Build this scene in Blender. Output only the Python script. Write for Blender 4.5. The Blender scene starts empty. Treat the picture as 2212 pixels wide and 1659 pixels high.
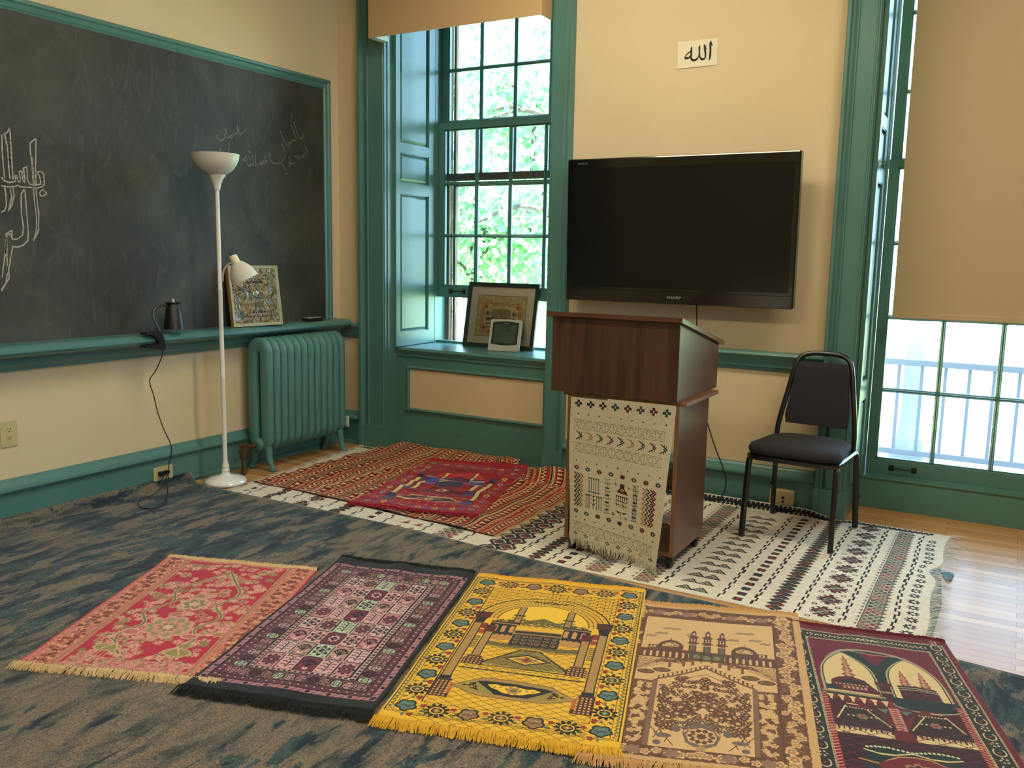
import bpy, bmesh, math, random
import numpy as np
from mathutils import Vector, Matrix

scn = bpy.context.scene
COL = scn.collection
random.seed(7)

def S2L(c):
    return tuple((v/12.92 if v <= .04045 else ((v+.055)/1.055)**2.4) for v in (x/255. for x in c))

# ------------------------------------------------------------------ camera
cam_d = bpy.data.cameras.new('camera')
cam_d.sensor_fit = 'HORIZONTAL'; cam_d.sensor_width = 36.0
cam_d.lens = 36.0*1887.58/2212.0
cam_d.clip_start = .05; cam_d.clip_end = 300
cam = bpy.data.objects.new('camera', cam_d); COL.objects.link(cam)
cam.location = (4.14863, -4.75637, 1.3500)
cam.rotation_mode = 'XYZ'
cam.rotation_euler = (math.radians(81.6208), math.radians(-1.02789), math.radians(30.0552))
scn.camera = cam

# ------------------------------------------------------------------ world, sun, exposure
wd = bpy.data.worlds.new('world'); scn.world = wd; wd.use_nodes = True
wn = wd.node_tree; wn.nodes.clear()
wo = wn.nodes.new('ShaderNodeOutputWorld'); wb = wn.nodes.new('ShaderNodeBackground')
wt = wn.nodes.new('ShaderNodeTexCoord'); wsx = wn.nodes.new('ShaderNodeSeparateXYZ')
wr = wn.nodes.new('ShaderNodeValToRGB')
wr.color_ramp.elements[0].position = .46; wr.color_ramp.elements[0].color = (.48, .76, 1.0, 1)
wr.color_ramp.elements[1].position = .75; wr.color_ramp.elements[1].color = (.40, .70, 1.0, 1)
wm = wn.nodes.new('ShaderNodeMapRange')
wm.inputs['From Min'].default_value = -1; wm.inputs['From Max'].default_value = 1
wn.links.new(wt.outputs['Generated'], wsx.inputs[0]); wn.links.new(wsx.outputs['Z'], wm.inputs['Value'])
wn.links.new(wm.outputs['Result'], wr.inputs['Fac']); wn.links.new(wr.outputs['Color'], wb.inputs['Color'])
wb.inputs['Strength'].default_value = 15.0
wn.links.new(wb.outputs[0], wo.inputs['Surface'])

sd = bpy.data.lights.new('sun', 'SUN'); sd.energy = 34.0; sd.angle = math.radians(1.0); sd.color = (1.0, .95, .86)
sun = bpy.data.objects.new('sun', sd); COL.objects.link(sun)
sun.rotation_euler = (math.radians(48), 0, math.radians(14))     # shines towards +Y over the house roof

scn.view_settings.view_transform = 'Standard'; scn.view_settings.look = 'None'
scn.view_settings.gamma = 1.0; scn.view_settings.use_curve_mapping = False
scn.view_settings.exposure = 0.0
scn.cycles.use_denoising = True
scn.cycles.use_adaptive_sampling = True; scn.cycles.adaptive_threshold = .02
scn.cycles.max_bounces = 8; scn.cycles.diffuse_bounces = 4; scn.cycles.glossy_bounces = 3
scn.cycles.transmission_bounces = 6; scn.cycles.transparent_max_bounces = 12
scn.cycles.sample_clamp_indirect = 6.0; scn.cycles.caustics_reflective = False; scn.cycles.caustics_refractive = False
LAMP_E = 34.0        # ceiling fixture diffusers

# ------------------------------------------------------------------ materials
MATS = {}
def mat(name, rgb, rough=.6, metal=0., noise=0., nscale=8., bump=0., bscale=120., spec=.5, coat=0., emit=0., trans=0., alpha=1., col2=None, stretch=None):
    if name in MATS: return MATS[name]
    m = bpy.data.materials.new(name); m.use_nodes = True
    nt = m.node_tree; b = nt.nodes['Principled BSDF']
    c = S2L(rgb)
    b.inputs['Base Color'].default_value = (*c, 1); b.inputs['Roughness'].default_value = rough
    b.inputs['Metallic'].default_value = metal; b.inputs['Specular IOR Level'].default_value = spec
    if coat: b.inputs['Coat Weight'].default_value = coat; b.inputs['Coat Roughness'].default_value = .08
    if trans: b.inputs['Transmission Weight'].default_value = trans
    if emit: b.inputs['Emission Color'].default_value = (*c, 1); b.inputs['Emission Strength'].default_value = emit
    tc = nt.nodes.new('ShaderNodeTexCoord'); mp = nt.nodes.new('ShaderNodeMapping')
    nt.links.new(tc.outputs['Object'], mp.inputs[0])
    if stretch: mp.inputs['Scale'].default_value = stretch
    if noise or col2:
        n = nt.nodes.new('ShaderNodeTexNoise'); n.inputs['Scale'].default_value = nscale; n.inputs['Detail'].default_value = 6
        nt.links.new(mp.outputs[0], n.inputs['Vector'])
        mx = nt.nodes.new('ShaderNodeMix'); mx.data_type = 'RGBA'
        k = S2L(col2) if col2 else tuple(v*(1-noise) for v in c)
        mx.inputs['A'].default_value = (*k, 1); mx.inputs['B'].default_value = (*(c if col2 else tuple(min(1, v*(1+noise)) for v in c)), 1)
        rp = nt.nodes.new('ShaderNodeMapRange'); rp.inputs['From Min'].default_value = .33; rp.inputs['From Max'].default_value = .67
        nt.links.new(n.outputs['Fac'], rp.inputs['Value']); nt.links.new(rp.outputs[0], mx.inputs['Factor'])
        nt.links.new(mx.outputs['Result'], b.inputs['Base Color'])
    if bump:
        n2 = nt.nodes.new('ShaderNodeTexNoise'); n2.inputs['Scale'].default_value = bscale; n2.inputs['Detail'].default_value = 3
        nt.links.new(mp.outputs[0], n2.inputs['Vector'])
        bp = nt.nodes.new('ShaderNodeBump'); bp.inputs['Strength'].default_value = bump; bp.inputs['Distance'].default_value = .002
        nt.links.new(n2.outputs['Fac'], bp.inputs['Height']); nt.links.new(bp.outputs[0], b.inputs['Normal'])
    MATS[name] = m; return m

WALL = mat('cream_wall_paint', (213, 191, 153), .85, noise=.03, nscale=1.5, bump=.25, bscale=60, spec=.25)
TEAL = mat('teal_gloss_paint', (80, 122, 115), .30, noise=.06, nscale=3, bump=.10, bscale=35)
TEALR = mat('teal_radiator_paint', (78, 122, 112), .55, noise=.08, nscale=14, bump=.6, bscale=70)
BLACKP = mat('black_plastic', (14, 14, 14), .4)
BLACKM = mat('black_painted_steel', (16, 15, 15), .28, spec=.6)
WHITEP = mat('white_plastic', (226, 222, 212), .35)
WHITEM = mat('white_painted_metal', (224, 216, 204), .35, noise=.03, nscale=20)
IVORY = mat('ivory_plastic', (196, 178, 128), .45)
CHROME = mat('chrome', (200, 200, 200), .15, metal=1)
DARKM = mat('dark_iron', (42, 36, 34), .45, metal=.4)
CORD = mat('black_cord_rubber', (12, 12, 12), .5)
BRASS = mat('tarnished_brass', (96, 76, 52), .5, metal=.6, noise=.3, nscale=40)
WEATHER = mat('weathered_grey_wood', (128, 112, 104), .85, col2=(88, 76, 70), nscale=20, stretch=(6, 6, .6))
STORM = mat('brown_storm_frame', (132, 106, 84), .7, col2=(78, 60, 50), nscale=12, stretch=(5, 5, .5))

# ------------------------------------------------------------------ mesh helpers
class MB:
    def __init__(s): s.v = []; s.f = []; s.m = []; s.k = 0
    def add(s, vs, fs):
        o = len(s.v); s.v += [tuple(p) for p in vs]; s.f += [tuple(i+o for i in f) for f in fs]; s.m += [s.k]*len(fs); return s
    def box(s, x0, x1, y0, y1, z0, z1):
        return s.add([(x0,y0,z0),(x1,y0,z0),(x1,y1,z0),(x0,y1,z0),(x0,y0,z1),(x1,y0,z1),(x1,y1,z1),(x0,y1,z1)],
                     [(0,3,2,1),(4,5,6,7),(0,1,5,4),(1,2,6,5),(2,3,7,6),(3,0,4,7)])
    def bbox(s, x0, x1, y0, y1, z0, z1, b=.004):      # bevelled box
        bm = bmesh.new(); bmesh.ops.create_cube(bm, size=1)
        for v in bm.verts: v.co = Vector(((x0+x1)/2+v.co.x*(x1-x0), (y0+y1)/2+v.co.y*(y1-y0), (z0+z1)/2+v.co.z*(z1-z0)))
        bmesh.ops.bevel(bm, geom=bm.edges[:], offset=b, segments=2, affect='EDGES', profile=.5)
        s.bm(bm); return s
    def bm(s, bm):
        bm.verts.index_update(); s.add([v.co[:] for v in bm.verts], [[v.index for v in f.verts] for f in bm.faces]); bm.free(); return s
    def prism(s, poly, axis, a, b):
        # poly: 2D points; axis 'x','y','z' extruded between a and b. 2D -> (y,z),(x,z),(x,y)
        def P(p, t): return (t, p[0], p[1]) if axis == 'x' else ((p[0], t, p[1]) if axis == 'y' else (p[0], p[1], t))
        n = len(poly); vs = [P(p, a) for p in poly]+[P(p, b) for p in poly]
        fs = [(i, (i+1) % n, (i+1) % n+n, i+n) for i in range(n)]+[tuple(range(n))[::-1], tuple(range(n, 2*n))]
        return s.add(vs, fs)
    def sweep(s, path, section, closed=False, up=(0, 0, 1), cap=True):
        # section: list of (u,v) offsets on (side, up2)
        P = [Vector(p) for p in path]; n = len(P); m = len(section); vs = []
        side_prev = None
        for i, p in enumerate(P):
            a = P[(i-1) % n] if (closed or i > 0) else P[i]; b = P[(i+1) % n] if (closed or i < n-1) else P[i]
            t = (b-a).normalized()
            if side_prev is None:
                u = Vector(up); side = t.cross(u)
                if side.length < 1e-4: side = t.cross(Vector((1, 0, 0)))
            else:
                side = side_prev-t*side_prev.dot(t)
            side.normalize(); up2 = side.cross(t).normalized(); side_prev = side
            for q in section: vs.append(p+side*q[0]+up2*q[1])
        fs = []
        for i in range(n if closed else n-1):
            j = (i+1) % n
            for k in range(m):
                l = (k+1) % m; fs.append((i*m+k, i*m+l, j*m+l, j*m+k))
        if not closed and cap: fs += [tuple(range(m))[::-1], tuple(range((n-1)*m, n*m))]
        return s.add(vs, fs)
    def tube(s, path, r, seg=10, closed=False, ry=None):
        ry = ry or r
        return s.sweep(path, [(r*math.cos(2*math.pi*k/seg), ry*math.sin(2*math.pi*k/seg)) for k in range(seg)], closed)
    def lathe(s, prof, c=(0, 0, 0), seg=36, axis=None):
        # prof: (r,z) list along axis from c
        M = Matrix.Identity(3) if axis is None else Vector((0, 0, 1)).rotation_difference(Vector(axis)).to_matrix()
        vs = []; n = len(prof)
        for r, z in prof:
            for k in range(seg):
                a = 2*math.pi*k/seg; vs.append(Vector(c)+M @ Vector((r*math.cos(a), r*math.sin(a), z)))
        fs = []
        for i in range(n-1):
            for k in range(seg):
                l = (k+1) % seg; fs.append((i*seg+k, i*seg+l, (i+1)*seg+l, (i+1)*seg+k))
        if prof[0][0] > 1e-5: fs.append(tuple(range(seg))[::-1])
        if prof[-1][0] > 1e-5: fs.append(tuple(range((n-1)*seg, n*seg)))
        return s.add(vs, fs)
    def build(s, name, mats, parent=None, smooth=False, world=True, angle=40):
        me = bpy.data.meshes.new(name); me.from_pydata(s.v, [], s.f)
        if not isinstance(mats, (list, tuple)): mats = [mats]
        for m in mats: me.materials.append(m)
        if len(mats) > 1: me.polygons.foreach_set('material_index', s.m)
        me.update()
        bmx = bmesh.new(); bmx.from_mesh(me); bmesh.ops.recalc_face_normals(bmx, faces=bmx.faces); bmx.to_mesh(me); bmx.free()
        if smooth:
            me.polygons.foreach_set('use_smooth', [True]*len(me.polygons))
            try: me.set_sharp_from_angle(angle=math.radians(angle))
            except Exception: pass
        return link(name, me, parent, world)

def link(name, me, parent=None, world=True):
    o = bpy.data.objects.new(name, me); COL.objects.link(o)
    if parent is not None:
        o.parent = parent
        if world:
            W = parent.matrix_basis if parent.parent is None else parent.parent.matrix_basis @ parent.matrix_basis
            o.matrix_basis = W.inverted()
    return o

def thing(name, label, cat, loc=(0, 0, 0), rot=(0, 0, 0), group=None):
    o = bpy.data.objects.new(name, None); o.empty_display_size = .05; COL.objects.link(o)
    o.matrix_basis = Matrix.Translation(loc) @ (Matrix.Rotation(rot[2], 4, 'Z') @ Matrix.Rotation(rot[1], 4, 'Y') @ Matrix.Rotation(rot[0], 4, 'X'))
    o['label'] = label; o['category'] = cat
    if group: o['group'] = group
    return o
def tag(o, label, cat, group=None):
    o['label'] = label; o['category'] = cat
    if group: o['group'] = group
    return o
def struct(o): o['kind'] = 'structure'; return o

def bez(pts, n=8):
    # Catmull-Rom through points
    P = [Vector(p) for p in pts]; out = []
    for i in range(len(P)-1):
        p0 = P[max(i-1, 0)]; p1 = P[i]; p2 = P[i+1]; p3 = P[min(i+2, len(P)-1)]
        for k in range(n):
            t = k/n
            out.append(.5*((2*p1)+(-p0+p2)*t+(2*p0-5*p1+4*p2-p3)*t*t+(-p0+3*p1-3*p2+p3)*t**3))
    out.append(P[-1]); return out

# ------------------------------------------------------------------ woven pattern canvas (one cell = one knot of the weave)
PAL = {}
def L(c):
    if c not in PAL: PAL[c] = np.array(S2L(c), dtype=np.float32)
    return PAL[c]
class Cv:
    def __init__(s, W, H, cell, bg):
        s.W, s.H, s.c = W, H, cell; s.nx = int(round(W/cell)); s.ny = int(round(H/cell))
        s.a = np.empty((s.ny, s.nx, 3), np.float32); s.a[:] = L(bg)
        s.X = (np.arange(s.nx, dtype=np.float32)+.5)*cell; s.Y = (np.arange(s.ny, dtype=np.float32)+.5)*cell
        s.sym = None; s.T = None
    def reg(s, x0, x1, y0, y1):
        i0 = max(0, int(x0/s.c)-1); i1 = min(s.nx, int(x1/s.c)+2); j0 = max(0, int(y0/s.c)-1); j1 = min(s.ny, int(y1/s.c)+2)
        if i0 >= i1 or j0 >= j1: return None
        X, Y = np.meshgrid(s.X[i0:i1], s.Y[j0:j1]); return (slice(j0, j1), slice(i0, i1)), X, Y
    def put(s, r, m, c): s.a[r][m] = L(c)
    def mirs(s, pts):
        if s.T: pts = [(s.T[0]+x*s.T[1], s.T[2]+y*s.T[3]) for x, y in pts]
        yield pts
        if s.sym is not None: yield [(2*s.sym-x, y) for x, y in pts]
    def poly(s, pts, c):
        for P in s.mirs(pts):
            xs = [p[0] for p in P]; ys = [p[1] for p in P]; r = s.reg(min(xs), max(xs), min(ys), max(ys))
            if not r: continue
            sl, X, Y = r; m = np.zeros(X.shape, bool)
            for k in range(len(P)):
                (x0, y0), (x1, y1) = P[k-1], P[k]
                if y0 == y1: continue
                m ^= ((Y < y0) != (Y < y1)) & (X < (x1-x0)*(Y-y0)/(y1-y0)+x0)
            s.put(sl, m, c)
    def rect(s, x0, y0, x1, y1, c): s.poly([(x0, y0), (x1, y0), (x1, y1), (x0, y1)], c)
    def frame(s, x0, y0, x1, y1, w, c):
        s.rect(x0, y0, x1, y0+w, c); s.rect(x0, y1-w, x1, y1, c); s.rect(x0, y0, x0+w, y1, c); s.rect(x1-w, y0, x1, y1, c)
    def line(s, pts, w, c):
        for P in s.mirs(pts):
            for (x0, y0), (x1, y1) in zip(P[:-1], P[1:]):
                r = s.reg(min(x0, x1)-w, max(x0, x1)+w, min(y0, y1)-w, max(y0, y1)+w)
                if not r: continue
                sl, X, Y = r; dx, dy = x1-x0, y1-y0; q = dx*dx+dy*dy+1e-9
                t = np.clip(((X-x0)*dx+(Y-y0)*dy)/q, 0, 1)
                s.put(sl, (X-x0-t*dx)**2+(Y-y0-t*dy)**2 < (w/2)**2, c)
    def ell(s, cx, cy, rx, ry, c, hole=0., a0=None, a1=None):
        for P in s.mirs([(cx, cy)]):
            kx = abs(s.T[1]) if s.T else 1; ky = abs(s.T[3]) if s.T else 1
            x, y = P[0]; r = s.reg(x-rx*kx, x+rx*kx, y-ry*ky, y+ry*ky)
            if not r: continue
            sl, X, Y = r; d = ((X-x)/(rx*kx))**2+((Y-y)/(ry*ky))**2; m = (d < 1) & (d >= hole*hole)
            if a0 is not None: m &= (Y >= y+a0*ky)
            s.put(sl, m, c)
    def dia(s, cx, cy, rx, ry, c): s.poly([(cx-rx, cy), (cx, cy-ry), (cx+rx, cy), (cx, cy+ry)], c)
    def flo(s, cx, cy, R, n, d, c, rot=0., asp=1.):
        for P in s.mirs([(cx, cy)]):
            x, y = P[0]; k = abs(s.T[1]) if s.T else 1
            r = s.reg(x-R*k, x+R*k, y-R*asp*k, y+R*asp*k)
            if not r: continue
            sl, X, Y = r; dx = X-x; dy = (Y-y)/asp; rho = np.hypot(dx, dy); th = np.arctan2(dy, dx)+rot
            s.put(sl, rho < R*k*(1-d+d*np.abs(np.cos(n*th/2))), c)
    def speck(s, x0, y0, x1, y1, cols, size=.7, dens=1., seed=1):
        rg = np.random.RandomState(seed)
        r = s.reg(x0, x1-s.c, y0, y1-s.c)
        if not r: return
        sl, X, Y = r; h, w = X.shape; k = max(1, int(round(size/s.c)))
        g = rg.rand(h//k+2, w//k+2); g2 = rg.randint(0, len(cols), g.shape)
        jj = (np.arange(h)[:, None]+rg.randint(0, k, (h, w)))//k; ii = (np.arange(w)[None, :]+rg.randint(0, k, (h, w)))//k
        for q, c in enumerate(cols):
            m = (g[jj, ii] < dens) & (g2[jj, ii] == q); s.put(sl, m, c)
            if s.sym is not None:
                k2 = int(round(2*s.sym/s.c)); a, b = k2-sl[1].stop, k2-sl[1].start
                if a >= 0 and b <= s.nx: s.a[sl[0], a:b][m[:, ::-1]] = L(c)

def pattern_mat(name='woven_pile', rough=.95, sheen=.2, bump=.5, bscale=500):
    if name in MATS: return MATS[name]
    m = bpy.data.materials.new(name); m.use_nodes = True; nt = m.node_tree; b = nt.nodes['Principled BSDF']
    at = nt.nodes.new('ShaderNodeAttribute'); at.attribute_name = 'weave'
    b.inputs['Roughness'].default_value = rough; b.inputs['Sheen Weight'].default_value = sheen; b.inputs['Specular IOR Level'].default_value = .2
    tc = nt.nodes.new('ShaderNodeTexCoord'); n = nt.nodes.new('ShaderNodeTexNoise'); n.inputs['Scale'].default_value = bscale; n.inputs['Detail'].default_value = 2
    nt.links.new(tc.outputs['Object'], n.inputs['Vector'])
    mr = nt.nodes.new('ShaderNodeMapRange'); mr.inputs['From Min'].default_value = .3; mr.inputs['From Max'].default_value = .7
    mr.inputs['To Min'].default_value = .78; mr.inputs['To Max'].default_value = 1.18
    nt.links.new(n.outputs['Fac'], mr.inputs['Value'])
    mx = nt.nodes.new('ShaderNodeVectorMath'); mx.operation = 'SCALE'
    nt.links.new(at.outputs['Color'], mx.inputs[0]); nt.links.new(mr.outputs[0], mx.inputs['Scale'])
    nt.links.new(mx.outputs[0], b.inputs['Base Color'])
    bp = nt.nodes.new('ShaderNodeBump'); bp.inputs['Strength'].default_value = bump; bp.inputs['Distance'].default_value = .002
    nt.links.new(n.outputs['Fac'], bp.inputs['Height']); nt.links.new(bp.outputs[0], b.inputs['Normal'])
    MATS[name] = m; return m
PILE = pattern_mat()
FLATW = pattern_mat('flat_weave', .9, .05, .4, 350)
PAPER = pattern_mat('printed_paper', .6, 0, 0, 40)

def sheet(name, cv, fn, mtl, parent=None, thick=.004, edge=None, world=True):
    # cloth surface from canvas; fn(U,V) -> x,y,z arrays with U,V in 0..1
    nx, ny = cv.nx, cv.ny
    U, V = np.meshgrid(np.linspace(0, 1, nx+1), np.linspace(0, 1, ny+1))
    x, y, z = fn(U, V); N = (nx+1)*(ny+1)
    co = np.stack([x, y, z], -1).reshape(-1, 3)
    idx = np.arange(N).reshape(ny+1, nx+1)
    q = np.stack([idx[:-1, :-1], idx[:-1, 1:], idx[1:, 1:], idx[1:, :-1]], -1).reshape(-1, 4)
    cols = cv.a.reshape(-1, 3)
    if thick:
        ring = np.concatenate([idx[0, :-1], idx[:-1, -1], idx[-1, :0:-1], idx[:0:-1, 0]])
        low = co[ring].copy(); low[:, 2] -= thick
        if thick < 0: low = co[ring].copy(); low[:, 1] -= thick
        co = np.concatenate([co, low]); n = len(ring); a = np.arange(n); b2 = (a+1) % n
        q = np.concatenate([q, np.stack([ring[a], N+a, N+b2, ring[b2]], -1)])
        ec = L(edge) if edge else None
        ci = np.clip(np.stack([ring//(nx+1), ring % (nx+1)], -1), 0, [ny-1, nx-1])
        cols = np.concatenate([cols, np.tile(ec, (n, 1)) if ec is not None else cv.a[ci[:, 0], ci[:, 1]]])
    me = bpy.data.meshes.new(name)
    me.vertices.add(len(co)); me.vertices.foreach_set('co', co.astype(np.float32).ravel())
    me.loops.add(q.size); me.loops.foreach_set('vertex_index', q.astype(np.int32).ravel())
    me.polygons.add(len(q)); me.polygons.foreach_set('loop_start', np.arange(0, q.size, 4, dtype=np.int32))
    me.update(calc_edges=True)
    me.polygons.foreach_set('use_smooth', np.ones(len(q), bool))
    at = me.attributes.new('weave', 'FLOAT_COLOR', 'FACE')
    rgba = np.ones((len(q), 4), np.float32); rgba[:, :3] = cols; at.data.foreach_set('color', rgba.ravel())
    me.materials.append(mtl); me.update()
    return link(name, me, parent, world)

def fringe(name, edge_fn, out_fn, n, length, mtl, parent, jitter=.5, width=.0012, zlift=.012, zend=.013, seed=3, tuft=0, down=False):
    # strands from edge_fn(t)->pos, direction out_fn(t)
    rg = random.Random(seed); vs = []; fs = []
    for i in range(n):
        t = (i+rg.random())/n; p = Vector(edge_fn(min(1, t))); d = Vector(out_fn(t)).normalized()
        s = Vector((-d.y, d.x, 0)) if not down else Vector((1, 0, 0))
        ph = math.sin(t*23+seed)*.5+math.sin(t*61+seed*2)*.35
        a = (rg.random()-.5)*jitter+ph*jitter*.6
        if tuft: a += math.sin(math.floor(t*tuft)*12.9)*.5*jitter
        Ln = length*(.65+.5*rg.random())
        dd = (d+s*a).normalized(); w = width*(.7+.6*rg.random())
        c2 = (rg.random()-.5)*.5
        pts = []
        for k in range(4):
            u = k/3
            q = p+dd*Ln*u+s*c2*Ln*u*u*.5
            if not down: q.z = p.z+(zend-p.z)*u+zlift*(rg.random()*.6+.4)*math.sin(u*3.0)*(1-.3*u)
            else: q.y += (rg.random()-.5)*.006*u
            pts.append(q)
        o = len(vs); ww = s*w
        for k, q in enumerate(pts):
            f = (1-.6*k/3); vs += [q-ww*f, q+ww*f]
            if down: vs[-1] = vs[-1]+Vector((0, 0, 0))
        for k in range(3): fs.append((o+2*k, o+2*k+1, o+2*k+3, o+2*k+2))
    me = bpy.data.meshes.new(name); me.from_pydata(vs, [], fs); me.materials.append(mtl); me.update()
    return link(name, me, parent)

# ================================================================== ROOM
XR, YF, ZC = 7.2, -7.4, 3.45
# hardwood: narrow strips along X
def floor_mat():
    m = bpy.data.materials.new('maple_strip_floor'); m.use_nodes = True; nt = m.node_tree; b = nt.nodes['Principled BSDF']
    N = nt.nodes.new; K = nt.links.new
    tc = N('ShaderNodeTexCoord'); br = N('ShaderNodeTexBrick')
    br.offset = .37; br.offset_frequency = 2
    br.inputs['Scale'].default_value = 1; br.inputs['Brick Width'].default_value = .85; br.inputs['Row Height'].default_value = .052
    br.inputs['Mortar Size'].default_value = .0008; br.inputs['Mortar Smooth'].default_value = .3; br.inputs['Bias'].default_value = 0
    br.inputs['Color1'].default_value = (*S2L((198, 154, 104)), 1); br.inputs['Color2'].default_value = (*S2L((170, 124, 78)), 1)
    br.inputs['Mortar'].default_value = (*S2L((70, 44, 26)), 1)
    K(tc.outputs['Object'], br.inputs['Vector'])
    mp = N('ShaderNodeMapping'); mp.inputs['Scale'].default_value = (2.5, 60, 1); K(tc.outputs['Object'], mp.inputs[0])
    n = N('ShaderNodeTexNoise'); n.inputs['Scale'].default_value = 1.5; n.inputs['Detail'].default_value = 5; K(mp.outputs[0], n.inputs['Vector'])
    mr = N('ShaderNodeMapRange'); mr.inputs['To Min'].default_value = .82; mr.inputs['To Max'].default_value = 1.15; K(n.outputs['Fac'], mr.inputs['Value'])
    vm = N('ShaderNodeVectorMath'); vm.operation = 'SCALE'; K(br.outputs['Color'], vm.inputs[0]); K(mr.outputs[0], vm.inputs['Scale'])
    K(vm.outputs[0], b.inputs['Base Color'])
    b.inputs['Roughness'].default_value = .27; b.inputs['Specular IOR Level'].default_value = .07
    n3 = N('ShaderNodeTexNoise'); n3.inputs['Scale'].default_value = 1; mp2 = N('ShaderNodeMapping'); mp2.inputs['Scale'].default_value = (1.2, 19, 1)
    K(tc.outputs['Object'], mp2.inputs[0]); K(mp2.outputs[0], n3.inputs['Vector'])
    ad = N('ShaderNodeMath'); ad.operation = 'SUBTRACT'; K(n3.outputs['Fac'], ad.inputs[0]); K(br.outputs['Fac'], ad.inputs[1])
    bp = N('ShaderNodeBump'); bp.inputs['Strength'].default_value = .22; bp.inputs['Distance'].default_value = .004
    K(ad.outputs[0], bp.inputs['Height']); K(bp.outputs[0], b.inputs['Normal'])
    return m
struct(MB().box(-.3, XR+.2, YF-.2, .62, -.12, 0).build('floor', floor_mat()))
struct(MB().box(-.3, XR+.2, YF-.2, .75, ZC, ZC+.15).build('ceiling', mat('ceiling_white', (214, 204, 184), .9)))
struct(MB().box(-.25, 0, YF-.2, .62, 0, ZC).build('wall_left', WALL))
wb_ = MB()
wb_.box(0, .42, 0, .62, 0, ZC); wb_.box(1.66, 3.45, 0, .62, 0, ZC); wb_.box(4.75, XR+.2, 0, .62, 0, ZC)
wb_.box(.42, 1.66, 0, .62, 3.12, ZC); wb_.box(3.45, 4.75, 0, .62, 3.12, ZC)
struct(wb_.build('wall_back', WALL))
wr_ = MB()
for a, b in ((YF-.2, -4.6), (-3.3, 0)): wr_.box(XR, XR+.2, a, b, 0, ZC)
for a, b in ((-4.6, -3.3),): wr_.box(XR, XR+.2, a, b, 0, .8); wr_.box(XR, XR+.2, a, b, 3.0, ZC)
struct(wr_.build('wall_right', WALL))
struct(MB().box(-.25, XR+.2, YF-.2, YF, 0, ZC).build('wall_front', WALL))

# baseboards: cap moulding over a flat board, swept along a wall
BASE_P = [(0, 0), (.034, 0), (.034, .022), (.022, .028), (.022, .168), (.040, .176), (.046, .186), (.042, .198), (.030, .206), (.024, .216), (.018, .226), (.010, .234), (0, .238)]
RAIL_P = [(0, .758), (.012, .760), (.014, .772), (.024, .778), (.026, .800), (.040, .826), (.050, .834), (.056, .845), (.052, .857), (.040, .862), (0, .8626)]
def wall_run(name, prof, a, b, wall):
    m = MB()
    if wall == 'back': m.prism([(-p[0], p[1]) for p in prof], 'x', a, b)
    else: m.prism([(p[0], p[1]) for p in prof], 'y', a, b)
    return struct(m.build(name, TEAL))
wall_run('baseboard_left', BASE_P, YF, 0, 'left')
wall_run('baseboard_back', BASE_P, 0, .20, 'back')
wall_run('baseboard_back_middle', BASE_P, 1.80, 3.30, 'back')
wall_run('trim_1', RAIL_P, 0, .20, 'back')
wall_run('trim_2', RAIL_P, 1.80, 3.30, 'back')

# window casings (vertical moulded boards with plinth blocks); u runs from outer edge to the opening
CAS = [(0, 0), (0, .042), (.008, .050), (.026, .050), (.030, .040), (.036, .026), (.050, .024), (.064, .030), (.074, .036), (.080, .036), (.084, .027), (.196, .027), (.200, .031), (.207, .031), (.211, .027), (.220, .027), (.220, 0)]
def casing(name, x_out, sgn, w, hasgap=True):
    k = w/.22
    m = MB(); m.prism([(x_out+sgn*u*k, -d) for u, d in CAS], 'z', 0.155, 3.2)
    x1 = x_out+sgn*w
    m.prism([(x_out-sgn*.002, 0), (x_out-sgn*.002, -.052), (x_out+sgn*(.03*k), -.052), (x_out+sgn*(.035*k), -.040), (x1+sgn*.004, -.040), (x1+sgn*.004, 0)], 'z', 0, .157)
    return struct(m.build(name, TEAL))
casing('trim_3', .200, 1, .220)
casing('trim_4', 1.800, -1, .140)
casing('trim_5', 3.298, 1, .154)
casing('trim_6', 4.904, -1, .154)
struct(MB().box(.2, 1.8, -.03, 0, 3.12, 3.3).build('trim_7', TEAL)); struct(MB().box(3.298, 4.904, -.03, 0, 3.12, 3.3).build('trim_8', TEAL))

# ---------- opening linings
def lining(name, x0, x1, y1, zb):
    m = MB(); t = .006
    m.box(x0-.001, x0+t, 0, y1, zb, 3.12); m.box(x1-t, x1+.001, 0, y1, zb, 3.12); m.box(x0, x1, 0, y1, 3.11, 3.121)
    return struct(m.build(name, TEAL))
lining('trim_9', .42, 1.66, .62, 0); lining('trim_10', 3.45, 4.75, .60, 0)

# ---------- apron and stool under window 1
ap = MB(); AY = .105
ap.box(.426, 1.654, AY, .60, 0, .66)
ap.box(.426, 1.654, AY-.014, AY, .0, .158)                       # base board
ap.box(.426, 1.654, AY-.020, AY-.014, .0, .022)
px0, px1, pz0, pz1 = .535, 1.585, .285, .556
for (a, b_, c, d) in ((px0-.032, px1+.032, pz1, pz1+.032), (px0-.032, px1+.032, pz0-.032, pz0)):
    up = c == pz1
    prof = [(0, 0), (-.012, .004), (-.016, .012), (-.010, .020), (-.004, .024), (-.004, .032), (0, .032)]
    ap.prism([(AY+p[0], (c+p[1]) if up else (d-p[1])) for p in prof], 'x', a, b_)
for (s_, x_) in ((-1, px0), (1, px1)):
    ap.prism([(x_+s_*p[1], AY+p[0]) for p in [(0, 0), (-.012, .004), (-.016, .012), (-.010, .020), (-.004, .024), (-.004, .032), (0, .032)]], 'z', pz0-.03, pz1+.03)
struct(ap.build('trim_11', TEAL))
struct(MB().box(px0, px1, AY-.0015, AY, pz0, pz1).build('trim_12', WALL))
st = MB()
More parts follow.
